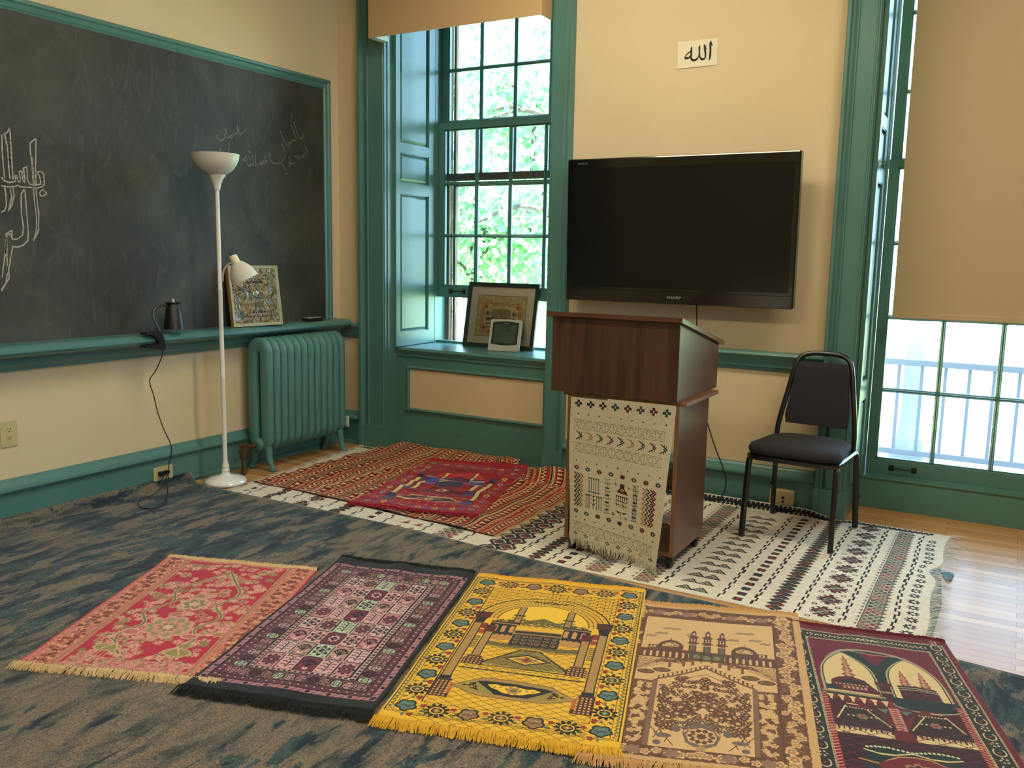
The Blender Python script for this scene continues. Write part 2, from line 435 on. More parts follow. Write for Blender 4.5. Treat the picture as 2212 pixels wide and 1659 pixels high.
st.prism([(.54, .705), (.098, .705), (.084, .700), (.078, .690), (.082, .680), (.088, .676), (.088, .668), (.094, .660), (.096, .644), (.104, .640), (.54, .640)], 'x', .426, 1.654)
struct(st.build('trim_13', TEAL))

# ---------- panelled folding shutter in the left reveal of window 1
def shutter(name, xf, y0, y1, panels, label, sgn=1, zb=.71, zt=3.1):
    t = thing(name, label, 'window shutter', (xf, y0, zb))
    th = .022
    m = MB(); xs = (xf, xf+sgn*th)
    def bx(a, b, c, d, k=0): m.box(min(xs[0], xs[1]-sgn*k), max(xs[0], xs[1]-sgn*k), a, b, c, d)
    ya, yb = y0+.045, y1-.075
    bx(y0, ya, zb, zt); bx(yb, y1, zb, zt)
    zz = [zb]+[v for p in panels for v in p]+[zt]
    for i in range(0, len(zz), 2): bx(ya, yb, zz[i], zz[i+1])
    m.build('stile_frame', TEAL, t)
    for a, b in panels:
        q = MB(); X = lambda d: xf+sgn*d
        ring = [(.004, ya, yb, a, b), (.004, ya+.010, yb-.010, a+.010, b-.010), (.014, ya+.030, yb-.030, a+.030, b-.030)]
        vs = []; fs = []
        for d, p, r, u, v in ring: vs += [(X(d), p, u), (X(d), r, u), (X(d), r, v), (X(d), p, v)]
        for k in range(2):
            for e in range(4): fs.append((4*k+e, 4*k+(e+1) % 4, 4*k+4+(e+1) % 4, 4*k+4+e))
        fs.append((8, 9, 10, 11)); q.add(vs, fs)
        # bead around the panel
        for (p, r, u, v) in ((ya, ya+.006, a, b), (yb-.006, yb, a, b), (ya, yb, a, a+.006), (ya, yb, b-.006, b)):
            q.box(min(X(.004), X(.018)), max(X(.004), X(.018)), p, r, u, v)
        q.build('panel', TEAL, t)
    return t
shutter('interior_shutter', .428, .060, .515, [(.80, 1.755), (1.825, 2.025), (2.085, 3.04)], 'teal panelled folding shutter left of the window that has the framed papyrus')
shutter('interior_shutter', 3.458, .030, .33, [(.25, .62), (.72, 1.755), (1.825, 2.025), (2.085, 3.04)], 'teal panelled folding shutter in the reveal behind the chair, beside the lowered tan shade', zb=.19)

# ---------- sash builder
GLASS = None
def glass_mat():
    m = bpy.data.materials.new('clear_window_glass'); m.use_nodes = True; nt = m.node_tree; nt.nodes.clear()
    o = nt.nodes.new('ShaderNodeOutputMaterial'); t = nt.nodes.new('ShaderNodeBsdfTransparent'); g = nt.nodes.new('ShaderNodeBsdfGlossy')
    g.inputs['Roughness'].default_value = .02; f = nt.nodes.new('ShaderNodeFresnel'); f.inputs['IOR'].default_value = 1.45
    mx = nt.nodes.new('ShaderNodeMixShader'); t.inputs['Color'].default_value = (.94, .96, .96, 1)
    nt.links.new(f.outputs[0], mx.inputs[0]); nt.links.new(t.outputs[0], mx.inputs[1]); nt.links.new(g.outputs[0], mx.inputs[2]); nt.links.new(mx.outputs[0], o.inputs[0])
    return m
GLASS = glass_mat()
def sash(name, parent, x0, x1, z0, z1, yc, cols, rows, stile, bot, top, th=.04, mun=.012, botmat=None):
    m = MB(); y0, y1 = yc, yc+th
    gx0, gx1 = x0+stile, x1-stile; gz0, gz1 = z0+bot, z1-top
    m.bbox(x0, gx0, y0, y1, z0, z1, .002); m.bbox(gx1, x1, y0, y1, z0, z1, .002)
    m.bbox(gx0-.001, gx1+.001, y0, y1, gz1, z1, .002)
    m.k = 1 if botmat else 0
    m.bbox(gx0-.001, gx1+.001, y0, y1, z0, gz0, .002); m.k = 0
    def bar_v(x): m.prism([(x-mun, y0+.020), (x-.005, y0+.004), (x-.004, y0), (x+.004, y0), (x+.005, y0+.004), (x+mun, y0+.020), (x+mun*.9, y1-.004), (x-mun*.9, y1-.004)], 'z', gz0-.001, gz1+.001)
    def bar_h(z): m.prism([(y0+.020, z-mun), (y0+.005, z-.005), (y0+.001, z-.004), (y0+.001, z+.004), (y0+.005, z+.005), (y0+.020, z+mun), (y1-.005, z+mun*.9), (y1-.005, z-mun*.9)], 'x', gx0-.001, gx1+.001)
    for c in cols: bar_v(c)
    for r in rows: bar_h(r)
    # sticking (thin stepped bead at glass edges)
    for (a, b, c, d) in ((gx0, gx0+.008, gz0, gz1), (gx1-.008, gx1, gz0, gz1), (gx0, gx1, gz0, gz0+.008), (gx0, gx1, gz1-.008, gz1)):
        m.box(a, b, y0+.012, y1-.006, c, d)
    s = m.build(name, [TEAL, botmat] if botmat else TEAL, parent)
    g = MB().box(gx0, gx1, yc+th*.55, yc+th*.55+.003, gz0, gz1).build('glass', GLASS, s, world=False)
    return s
def struct_empty(name, loc):
    o = bpy.data.objects.new(name, None); COL.objects.link(o); o.location = loc; o['kind'] = 'structure'; return o
def lift(parent, xc, y, z, w=.115):
    h = MB()
    for s_ in (-1, 1): h.bbox(xc+s_*w/2-.014, xc+s_*w/2+.014, y-.006, y, z-.016, z+.016, .003)
    h.tube(bez([(xc-w/2, y-.006, z), (xc-w/2+.008, y-.022, z+.002), (xc, y-.026, z+.002), (xc+w/2-.008, y-.022, z+.002), (xc+w/2, y-.006, z)]), .0045, 8)
    return h.build('sash_lift', DARKM, parent, smooth=True)
# window 1: raised lower sash, upper sash behind it, weathered storm frame outside
w1 = struct_empty('window_1', (1.04, .55, .70))
fr = MB()
fr.box(.426, .452, .515, .552, .705, 3.11); fr.box(1.628, 1.654, .515, .552, .705, 3.11)
fr.box(.426, .449, .552, .66, .70, 3.11); fr.box(1.631, 1.654, .552, .66, .70, 3.11)
fr.box(.426, 1.654, .54, .60, .69, .722)
fr.build('window_frame', TEAL, w1)
CX = [.768, 1.042, 1.316]
s1 = sash('lower_sash', w1, .453, 1.627, 1.040, 2.275, .553, CX, [1.482, 1.849], .042, .083, .05)
lift(w1, .624, .553, 1.084)
s2 = sash('upper_sash', w1, .453, 1.627, 1.872, 3.10, .602, CX, [2.285, 2.640], .042, .045, .06, botmat=WEATHER)
sl = MB(); sl.bbox(.74, .80, .598, .625, 1.917, 1.925, .002).bbox(.765, .785, .60, .62, 1.925, 1.945, .003)
sl.build('sash_lock', WEATHER, w1); MB().bbox(.73, .775, .556, .58, 2.275, 2.285, .002).build('sash_lock', TEAL, w1)
so = MB()
for a in (.449, 1.600): so.box(a, a+.032, .655, .70, .69, 3.11)
for a in (.483, 1.576): so.box(a, a+.022, .70, .73, .69, 3.11)
so.box(.449, 1.632, .655, .73, .66, .705); so.box(.483, 1.60, .70, .73, 1.84, 1.87)
so.build('storm_frame', STORM, w1)
struct(MB().box(.30, 1.78, .6, .80, .60, .70).build('trim_14', STORM))

# unseen plain window, added to the right wall to brighten the left wall
for i, (a, b) in enumerate(((-4.6, -3.3),)):
    w_ = struct_empty('window_%d' % (3+i), (XR+.1, (a+b)/2, .8)); m = MB()
    for q in (a, b-.05, (a+b)/2-.02): m.box(XR+.05, XR+.09, q, q+.05, .8, 3.0)
    for z in (.8, 1.9, 2.95): m.box(XR+.05, XR+.09, a, b, z, z+.05)
    m.build('sash', TEAL, w_); MB().box(XR+.068, XR+.072, a, b, .8, 3.0).build('glass', GLASS, w_)
# window 2: tall window on the porch, panel below
w2 = struct_empty('window_2', (4.10, .40, .18))
CX2 = [3.816, 4.099, 4.382]
fr = MB()
fr.box(3.456, 3.484, .33, .398, .18, 3.11); fr.box(4.716, 4.744, .33, .398, .18, 3.11)
fr.box(3.456, 3.482, .398, .50, .18, 3.11); fr.box(4.718, 4.744, .398, .50, .18, 3.11)
fr.build('window_frame', TEAL, w2)
sash('lower_sash', w2, 3.486, 4.714, .178, 1.893, .400, CX2, [.651, 1.052, 1.452], .047, .087, .045)
sash('upper_sash', w2, 3.486, 4.714, 1.850, 3.10, .446, CX2, [2.25, 2.65], .047, .045, .05)
lift(w2, 3.677, .400, .222)
pn = MB(); pn.box(3.452, 4.748, .325, .60, 0, .172); pn.box(3.452, 4.748, .318, .60, .168, .180)
struct(pn.build('trim_15', TEAL))

# roller shade of window 2
SHADE = mat('tan_shade_cloth', (186, 166, 130), .9, bump=.15, bscale=400)
def shade_mat():
    m = SHADE; nt = m.node_tree; b = nt.nodes['Principled BSDF']; o = nt.nodes['Material Output']
    t = nt.nodes.new('ShaderNodeBsdfTranslucent'); t.inputs['Color'].default_value = (*S2L((190, 160, 110)), 1)
    mx = nt.nodes.new('ShaderNodeMixShader'); mx.inputs[0].default_value = .03
    nt.links.new(b.outputs[0], mx.inputs[1]); nt.links.new(t.outputs[0], mx.inputs[2]); nt.links.new(mx.outputs[0], o.inputs['Surface'])
shade_mat()
sh = thing('roller_shade', 'tan roller shade pulled most of the way down the tall window at the right edge', 'window shade', (4.13, .30, 3.0))
MB().box(3.572, 4.690, .300, .3018, 1.058, 3.03).build('fabric', SHADE, sh)
MB().bbox(3.572, 4.690, .296, .3055, 1.056, 1.088, .003).build('hem_bar', SHADE, sh)
MB().tube([(3.56, .315, 3.05), (4.70, .315, 3.05)], .026, 20).build('roller', WHITEP, sh, smooth=True)

# fabric valance box over window 1
VAL = mat('tan_valance_fabric', (192, 158, 112), .85, bump=.3, bscale=300)
VLIN = mat('white_valance_lining', (226, 226, 214), .8)
va = thing('window_valance', 'tan fabric cornice box over the window with the picture on its sill', 'valance', (1.02, -.03, 2.9))
def upath(x0, x1, yb, yf, r, n=6):
    p = [(x0, yb)]+[(x0+r-r*math.cos(a), yf+r-r*math.sin(a)) for a in [i*math.pi/2/n for i in range(n+1)]]
    p += [(x1-r+r*math.sin(a), yf+r-r*math.cos(a)) for a in [i*math.pi/2/n for i in range(n+1)]]+[(x1, yb)]
    return p
po = upath(.395, 1.656, -.03, -.165, .012); pi_ = upath(.403, 1.648, -.03, -.157, .008)
z0v = 2.708
m = MB(); n = len(po)
m.add([(x, y, z0v) for x, y in po]+[(x, y, 3.3) for x, y in po], [(i, i+1, n+i+1, n+i) for i in range(n-1)]); m.build('fabric_face', VAL, va, smooth=True)
m = MB(); m.add([(x, y, z0v) for x, y in pi_]+[(x, y, 3.3) for x, y in pi_]+[(x, y, z0v) for x, y in po], [(i, i+1, n+i+1, n+i) for i in range(n-1)]+[(i, i+1, 2*n+i+1, 2*n+i) for i in range(n-1)])
m.box(.404, .46, -.15, -.032, z0v-.002, z0v+.03)
m.build('lining', VLIN, va)
MB().box(.40, 1.65, -.16, -.03, 3.28, 3.30).build('top_board', VLIN, va)

# ---------- ceiling fixtures (the room's own lights)
LENS = mat('warm_light_lens', (255, 214, 150), .5); LENS.node_tree.nodes['Principled BSDF'].inputs['Emission Color'].default_value = (1, .91, .68, 1)
LENS.node_tree.nodes['Principled BSDF'].inputs['Emission Strength'].default_value = LAMP_E
for i, (x, y, where) in enumerate(((2.2, -1.35, 'nearest the blackboard and windows'), (4.7, -1.35, 'nearest the television wall'), (2.2, -4.1, 'behind the camera by the blackboard wall'), (4.7, -4.1, 'behind the camera on the far side'))):
    t = thing('ceiling_light', 'surface mounted ceiling light '+where, 'ceiling light', (x, y, ZC), group='ceiling lights')
    MB().bbox(x-.62, x+.62, y-.17, y+.17, ZC-.05, ZC, .005).build('housing', WHITEM, t)
    MB().bbox(x-.59, x+.59, y-.15, y+.15, ZC-.075, ZC-.051, .01).build('diffuser', LENS, t)

# ================================================================== BLACKBOARD
def board_mat():
    m = bpy.data.materials.new('dusty_slate'); m.use_nodes = True; nt = m.node_tree; b = nt.nodes['Principled BSDF']; N = nt.nodes.new; K = nt.links.new
    tc = N('ShaderNodeTexCoord')
    n1 = N('ShaderNodeTexNoise'); n1.inputs['Scale'].default_value = 1.3; n1.inputs['Detail'].default_value = 5; n1.inputs['Distortion'].default_value = 1.4; n1.inputs['Roughness'].default_value = .55
    mp = N('ShaderNodeMapping'); mp.inputs['Rotation'].default_value = (.5, 0, 0); mp.inputs['Scale'].default_value = (1, 2.2, .9); K(tc.outputs['Object'], mp.inputs[0])
    n2 = N('ShaderNodeTexNoise'); n2.inputs['Scale'].default_value = 5; n2.inputs['Detail'].default_value = 8; n2.inputs['Distortion'].default_value = 2.5; K(mp.outputs[0], n2.inputs['Vector'])
    K(tc.outputs['Object'], n1.inputs['Vector'])
    r1 = N('ShaderNodeMapRange'); r1.inputs['From Min'].default_value = .38; r1.inputs['From Max'].default_value = .78; r1.inputs['To Max'].default_value = .55; K(n1.outputs['Fac'], r1.inputs['Value'])
    r2 = N('ShaderNodeMapRange'); r2.inputs['From Min'].default_value = .52; r2.inputs['From Max'].default_value = .85; r2.inputs['To Max'].default_value = .35; K(n2.outputs['Fac'], r2.inputs['Value'])
    ad = N('ShaderNodeMath'); ad.operation = 'ADD'; K(r1.outputs[0], ad.inputs[0]); K(r2.outputs[0], ad.inputs[1])
    mx = N('ShaderNodeMix'); mx.data_type = 'RGBA'; mx.inputs['A'].default_value = (*S2L((50, 49, 44)), 1); mx.inputs['B'].default_value = (*S2L((98, 97, 86)), 1)
    K(ad.outputs[0], mx.inputs['Factor']); K(mx.outputs['Result'], b.inputs['Base Color'])
    b.inputs['Roughness'].default_value = .62; b.inputs['Specular IOR Level'].default_value = .35
    return m
bb = thing('blackboard', 'long framed blackboard on the left wall with chalk writing and a teal ledge', 'blackboard', (0, -2.5, .89))
MB().box(0.0005, .012, -4.90, -.155, .885, 2.43).build('writing_surface', board_mat(), bb)
FP = [(0, 0), (.026, 0), (.030, .006), (.030, .018), (.022, .026), (.018, .040), (.022, .048), (.016, .056), (.014, .062), (0, .062)]   # (x out, from outer edge in)
m = MB(); m.prism([(p[0], -.104-p[1]) for p in FP], 'z', .885, 2.484); fr1 = m
m.prism([(p[0], 2.486-p[1]) for p in FP], 'y', -4.96, -.1035) if False else None
f2 = [(p[0], 2.486-p[1]) for p in FP]
m.add([(x, -4.96, z) for x, z in f2]+[(x, -.1045, z) for x, z in f2], [(i, (i+1) % 10, (i+1) % 10+10, i+10) for i in range(10)]+[tuple(range(10)), tuple(range(10, 20))])
m.build('frame', TEAL, bb)
LP = [(0, .758), (.020, .760), (.026, .775), (.050, .792), (.056, .815), (.096, .832), (.122, .838), (.138, .846), (.146, .858), (.144, .872), (.132, .882), (.118, .888), (.112, .886), (.108, .889), (.0, .894)]
m = MB(); m.prism([(p[0], p[1]) for p in LP], 'y', -5.0, -.050); m.build('chalk_ledge', TEAL, bb)
CHALK = mat('chalk', (176, 170, 156), .95); CHALKT = mat('thin_chalk', (128, 128, 116), .95)
def chalk(name, strokes, w, mt, x=.0128):
    m = MB()
    for s_ in strokes:
        P = [Vector((0, y/1000, z/1000)) for y, z in s_]
        Q = []
        for a, b in zip(P[:-1], P[1:]):
            k = max(1, int((b-a).length/.02)); Q += [a+(b-a)*(i/k)+Vector((0, random.uniform(-.0007, .0007), random.uniform(-.0007, .0007)))*(1 if i else 0) for i in range(k)]
        Q.append(P[-1])
        for a, b in zip(Q[:-1], Q[1:]):
            d = (b-a)
            if d.length < 1e-5: continue
            d.normalize(); n_ = Vector((0, -d.z, d.y))*w*random.uniform(.75, 1.25)/2; a2 = a-d*w*.3; b2 = b+d*w*.3
            m.add([(x, *(a2-n_)[1:]), (x, *(b2-n_)[1:]), (x, *(b2+n_)[1:]), (x, *(a2+n_)[1:])], [(0, 1, 2, 3)])
    return m.build(name, mt, bb)
CH_L= [[(-2338,1858),(-2341,1766),(-2338,1666)],[(-2316,1807),(-2325,1864),(-2308,1876),(-2301,1896),(-2298,1882),(-2298,1771),(-2298,1662)],[(-2316,1807),(-2315,1750),(-2313,1664)],[(-2352,1665),(-2340,1651),(-2318,1645),(-2296,1650),(-2285,1655),(-2288,1680),(-2278,1680),(-2277,1661),(-2268,1647),(-2263,1662),(-2267,1699),(-2254,1705),(-2251,1663),(-2247,1648),(-2240,1664),(-2245,1718),(-2228,1724),(-2228,1665),(-2221,1646),(-2201,1642),(-2177,1645),(-2164,1650),(-2165,1670),(-2169,1692),(-2179,1696),(-2173,1707),(-2157,1708),(-2146,1699),(-2145,1652),(-2156,1638),(-2186,1628),(-2228,1630),(-2264,1629),(-2281,1635),(-2289,1628),(-2325,1624),(-2354,1627)],[(-2201,1647),(-2202,1707),(-2205,1781),(-2205,1837),(-2175,1863),(-2180,1783),(-2186,1723),(-2188,1648)],[(-2198,1648),(-2199,1732),(-2201,1771)],[(-2173,1607),(-2157,1625),(-2137,1609),(-2154,1593),(-2167,1594),(-2173,1607)],[(-2340,1620),(-2337,1579),(-2338,1540),(-2347,1515),(-2362,1507)],[(-2315,1624),(-2310,1580),(-2323,1536),(-2331,1511),(-2310,1546),(-2298,1586),(-2302,1622)],[(-2202,1632),(-2201,1572),(-2196,1508),(-2197,1455)],[(-2189,1621),(-2187,1573),(-2182,1508),(-2188,1432),(-2209,1391),(-2226,1368),(-2211,1396),(-2202,1422),(-2196,1455)],[(-2263,1598),(-2245,1620),(-2244,1575),(-2242,1495),(-2240,1420),(-2245,1378),(-2272,1354),(-2298,1346),(-2320,1349),(-2334,1294),(-2346,1244),(-2348,1199),(-2387,1141)],[(-2263,1598),(-2269,1509),(-2263,1445),(-2269,1404),(-2295,1384),(-2316,1381),(-2324,1393),(-2325,1408),(-2339,1402),(-2345,1392),(-2350,1405),(-2318,1425),(-2321,1393)],[(-2348,1387),(-2352,1343),(-2365,1284),(-2380,1205)],[(-2347,1383),(-2350,1323),(-2352,1259)],[(-2350,1378),(-2357,1328),(-2353,1294)],[(-2354,1224),(-2364,1180),(-2386,1150)]]
CH_R= [[(-1076,2012),(-1073,1995),(-1059,1987),(-1039,1988),(-1021,1997),(-1014,2009),(-1013,2028)],[(-1010,2059),(-1001,2032),(-993,2007),(-982,2013),(-972,2019)],[(-972,2019),(-971,2011),(-960,2011),(-956,2020),(-965,2026),(-972,2019)],[(-957,2034),(-946,2027),(-937,2040),(-933,2035),(-922,2039),(-915,2052),(-916,2093)],[(-913,2080),(-906,2055),(-896,2036),(-882,2050),(-874,2050),(-861,2061),(-847,2075)],[(-983,1976),(-987,1951),(-991,1918)],[(-1051,1942),(-1053,1915)],[(-1078,1920),(-1079,1915)],[(-1016,1792),(-1021,1772)],[(-828,1986),(-826,1972)],[(-832,1950),(-827,1939),(-821,1944),(-813,1942)],[(-854,1919),(-868,1899),(-878,1893),(-867,1888),(-855,1890)],[(-854,1917),(-852,1889),(-843,1867),(-826,1857),(-819,1869),(-822,1895),(-825,1922)],[(-817,1872),(-806,1865),(-798,1874),(-799,1903),(-804,1930)],[(-778,1941),(-778,1905),(-774,1866)],[(-738,1903),(-736,1886),(-753,1871)],[(-734,1883),(-722,1882),(-714,1893),(-716,1903),(-710,1889),(-692,1893),(-679,1906),(-698,1903),(-701,1920),(-695,1931)],[(-725,1870),(-723,1867)],[(-659,1961),(-660,1935),(-651,1912),(-628,1898),(-595,1896),(-566,1906),(-540,1926),(-526,1954),(-526,1987),(-538,2010),(-548,2021)],[(-575,1949),(-573,1948)],[(-564,2101),(-544,2066),(-524,2035),(-503,2017),(-486,2020),(-480,2028),(-484,2042),(-469,2036),(-460,2044),(-464,2054),(-451,2053),(-444,2063),(-434,2053),(-422,2065),(-428,2086),(-445,2120),(-466,2152)],[(-451,2228),(-460,2202),(-472,2167)],[(-444,2175),(-427,2140),(-408,2100),(-391,2080),(-376,2074),(-360,2086),(-356,2111)],[(-363,2065),(-361,2064)],[(-351,2074),(-350,2073)],[(-344,2058),(-343,2057)],[(-337,2030),(-317,2004),(-318,1993),(-329,1985)],[(-358,2000),(-340,1983),(-358,1969),(-372,1981),(-363,1965),(-383,1951)],[(-445,1954),(-427,1962),(-401,1958),(-394,1950),(-406,1939),(-417,1944),(-410,1957),(-423,1962)],[(-494,1953),(-472,1921),(-451,1908),(-446,1920),(-450,1929)],[(-498,1914),(-480,1917),(-470,1912),(-485,1901),(-498,1886)],[(-487,1904),(-481,1881)],[(-435,1897),(-432,1895)],[(-552,1901),(-537,1883),(-523,1862)],[(-517,1846),(-510,1842),(-517,1839),(-515,1846)]]
SIGN= [[(2604,2506),(2608,2496),(2616,2475),(2607,2480),(2608,2466),(2609,2427),(2605,2411),(2600,2402),(2596,2402),(2598,2414),(2598,2455),(2596,2490)],[(2572,2489),(2576,2480),(2584,2461),(2577,2464),(2581,2446),(2582,2432),(2580,2419),(2572,2408),(2561,2406),(2552,2409),(2546,2418),(2542,2426),(2534,2413),(2524,2406),(2512,2405),(2501,2409),(2494,2418),(2493,2428),(2486,2422),(2476,2419),(2466,2420),(2460,2424),(2461,2433),(2467,2445),(2479,2455),(2492,2461),(2493,2472),(2495,2479),(2500,2486),(2502,2481),(2503,2453),(2502,2428),(2507,2420),(2515,2417),(2525,2419),(2534,2425),(2538,2432),(2539,2450),(2537,2476),(2543,2489),(2547,2476),(2547,2449),(2550,2428),(2559,2418),(2569,2418),(2573,2423),(2572,2441),(2567,2461),(2565,2483)],[(2492,2454),(2477,2445),(2466,2434),(2471,2432),(2483,2431),(2491,2437),(2493,2442)]]

chalk('chalk_lettering', CH_L, .0058, CHALK)
chalk('chalk_note', CH_R, .0042, CHALKT)

er = thing('chalkboard_eraser', 'black felt board eraser lying on the ledge near its right end', 'eraser', (.07, -.36, .891))
MB().bbox(.045, .100, -.432, -.285, .8915, .912, .003).build('felt_pad', mat('black_felt', (22, 20, 20), .95), er)
MB().bbox(.050, .095, -.425, -.292, .9115, .917, .002).build('back', mat('chalky_grey_back', (150, 146, 140), .9, noise=.3, nscale=60), er)

# ================================================================== FLOOR LAMP
FROST = mat('frosted_white_shade', (206, 200, 184), .5)
LX, LY = .238, -1.285
lp = thing('floor_lamp', 'tall white torchiere floor lamp with a side reading light, in front of the blackboard', 'floor lamp', (LX, LY, 0))
MB().lathe([(0, 0.004), (.108, .004), (.117, .010), (.118, .020), (.108, .033), (.080, .044), (.045, .052), (.026, .060), (.020, .075), (0, .075)], (LX, LY, 0), 48).build('base', mat('white_enamel', (232, 232, 228), .15, coat=.5), lp, smooth=True)
m = MB(); m.lathe([(.020, .070), (.024, .085), (.018, .095), (.022, .108), (.017, .120), (.014, .135), (.0125, .14), (.0125, .62), (.0130, .622), (.0130, .628), (.0125, .63), (.0125, 1.12), (.0132, 1.122), (.0132, 1.132), (.0120, 1.134), (.0115, 1.68)], (LX, LY, 0), 20)
m.build('pole', WHITEM, lp, smooth=True)
MB().lathe([(.0125, 1.676), (.016, 1.680), (.018, 1.690), (.024, 1.715), (.034, 1.740), (.047, 1.758), (.047, 1.762), (0, 1.762)], (LX, LY, 0), 32).build('shade_holder', WHITEM, lp, smooth=True)
bowl = [(.040, 1.758), (.060, 1.766), (.090, 1.787), (.112, 1.815), (.126, 1.845), (.131, 1.874), (.128, 1.874), (.122, 1.845), (.108, 1.817), (.086, 1.791), (.056, 1.772), (.0, 1.768)]
MB().lathe(bowl, (LX-.004, LY-.004, 0), 48).build('bowl_shade', FROST, lp, smooth=True)
e = Vector((.66, .75, 0)).normalized(); P0 = Vector((LX, LY, 0))
def ev(a, z): q = P0+e*a; return Vector((q.x, q.y, z))
MB().tube(bez([ev(.016, 1.175), ev(.018, 1.215), ev(.030, 1.25), ev(.055, 1.275), ev(.085, 1.283)]), .006, 10).build('gooseneck', mat('grey_gooseneck', (150, 148, 142), .4), lp, smooth=True)
ax = (e*.43+Vector((0, 0, -.90))).normalized(); tip = ev(.072, 1.322)
hd = MB().lathe([(0, 0), (.018, .001), (.023, .008), (.024, .050), (.026, .056), (0, .056)], tip, 28, ax).build('lamp_socket', mat('cream_socket', (228, 214, 180), .4), lp, smooth=True)
MB().tube([tip-ax*.001+Vector((-.004, 0, .002)), tip+Vector((-.012, -.012, .020))], .003, 8).build('switch', BLACKP, hd, smooth=True)
MB().lathe([(.027, .046), (.038, .056), (.056, .080), (.070, .108), (.079, .150), (.076, .150), (.067, .110), (.052, .082), (.030, .060)], tip, 36, ax).build('reading_shade', FROST, lp, smooth=True)
MB().tube(bez([(LX-.08, LY+.03, .012), (.15, -1.30, .02), (.11, -1.345, .035), (.075, -1.385, .02), (.06, -1.43, .012)]), .003, 8).build('power_cord', CORD, lp, smooth=True)

# ================================================================== CLIP LAMP
cl = thing('clip_lamp', 'small black gooseneck lamp clipped to the blackboard ledge, its shade pointing down', 'clip lamp', (.13, -1.65, .89))
SC = Vector((.125, -1.515, 0)); 
MB().lathe([(.0, 1.058), (.034, 1.056), (.037, 1.052), (.055, .915), (.053, .915), (.035, 1.048), (0, 1.05)], SC, 32).build('lamp_shade', BLACKP, cl, smooth=True)
MB().lathe([(.030, 1.059), (.046, 1.058), (.046, 1.060), (.030, 1.061)], SC, 24).build('shade_rim', BLACKP, cl, smooth=True)
MB().lathe([(0, 1.058), (.007, 1.058), (.008, 1.074), (.006, 1.080), (0, 1.081)], SC, 16).build('switch_knob', mat('clear_knob', (190, 190, 186), .2), cl, smooth=True)
MB().tube(bez([(.152, -1.628, .862), (.150, -1.625, .895), (.140, -1.640, .945), (.132, -1.652, .985), (.128, -1.645, 1.020), (.126, -1.610, 1.043), (.125, -1.575, 1.044), (.125, -1.545, 1.038)]), .0062, 12).build('gooseneck', mat('bronze_gooseneck', (92, 82, 72), .3, metal=.7), cl, smooth=True)
m = MB()
m.prism([(-1.722, .896), (-1.722, .908), (-1.640, .912), (-1.628, .905), (-1.612, .870), (-1.612, .838), (-1.640, .838), (-1.668, .880), (-1.690, .896)], 'x', .112, .166)
m.build('clamp', BLACKP, cl)
m = MB(); m.prism([(-1.735, .836), (-1.735, .829), (-1.690, .824), (-1.640, .808), (-1.615, .812), (-1.608, .836), (-1.625, .860), (-1.650, .846), (-1.690, .840)], 'x', .118, .172); m.build('clamp_jaw', BLACKP, cl)
cpts = [(.15, -1.612, .82), (.152, -1.625, .77), (.140, -1.655, .70), (.13, -1.690, .645), (.13, -1.668, .56), (.125, -1.645, .47), (.115, -1.600, .36), (.105, -1.555, .275), (.10, -1.545, .215), (.09, -1.555, .16), (.085, -1.560, .10), (.10, -1.59, .065),
        (.17, -1.635, .040), (.28, -1.73, .024), (.345, -1.80, .020), (.365, -1.885, .020), (.30, -1.905, .020), (.225, -1.865, .024), (.19, -1.81, .028), (.185, -1.745, .032), (.13, -1.64, .045), (.095, -1.57, .062), (.070, -1.548, .085), (.055, -1.540, .100)]
MB().tube(bez(cpts, 6), .0028, 8).build('power_cord', CORD, cl, smooth=True)
MB().bbox(.037, .062, -1.556, -1.528, .086, .108, .004).build('plug', BLACKP, cl)

# ================================================================== OUTLETS
def duplex(t, y, z, x, horiz=False):
    for s_ in (-1, 1):
        cy, cz = (y+s_*.020, z) if horiz else (y, z+s_*.020)
        f = MB().lathe([(0, 0), (.0165, 0), (.0165, .0016), (0, .0016)], (x, cy, cz), 24, (1, 0, 0)).build('socket', IVORY, t, smooth=True)
        h = MB()
        if horiz:
            h.box(x+.0014, x+.0022, cy-.006, cy+.002, cz-.0065, cz-.005); h.box(x+.0014, x+.0022, cy-.006, cy+.002, cz+.005, cz+.0065); h.box(x+.0014, x+.0022, cy+.005, cy+.009, cz-.002, cz+.002)
        else:
            h.box(x+.0014, x+.0022, cy-.0075, cy-.0055, cz-.002, cz+.007); h.box(x+.0014, x+.0022, cy+.0055, cy+.0075, cz-.002, cz+.007); h.lathe([(0, 0), (.0026, 0), (.0026, .0008), (0, .0008)], (x+.0014, cy, cz-.007), 10, (1, 0, 0))
        h.build('slot', BLACKP, f)
t = thing('wall_outlet', 'ivory duplex wall outlet below the blackboard at the left edge', 'outlet', (0, -2.39, .457))
MB().bbox(0, .006, -2.434, -2.350, .394, .520, .002).build('cover_plate', IVORY, t); duplex(t, -2.392, .457, .006)
t = thing('wall_outlet', 'ivory outlet in the teal baseboard with the black plugs in it', 'outlet', (.03, -1.545, .09))
MB().bbox(.0225, .029, -1.612, -1.484, .052, .130, .002).build('cover_plate', IVORY, t); duplex(t, -1.548, .094, .029, True)
pg = thing('power_plug', 'black plug in the left socket of the baseboard outlet, its cord going under the carpet', 'plug', (.04, -1.575, .09))
MB().bbox(.031, .058, -1.588, -1.560, .080, .106, .004).build('plug_body', BLACKP, pg)
MB().tube(bez([(.058, -1.575, .090), (.072, -1.585, .080), (.070, -1.60, .062), (.055, -1.605, .045)]), .003, 8).build('cord', CORD, pg, smooth=True)
t = thing('surface_outlet', 'ivory surface mounted outlet box on the baseboard behind the chair', 'outlet', (3.13, -.03, .09))
MB().bbox(3.072, 3.197, -.062, -.0225, .045, .124, .004).build('box', IVORY, t)
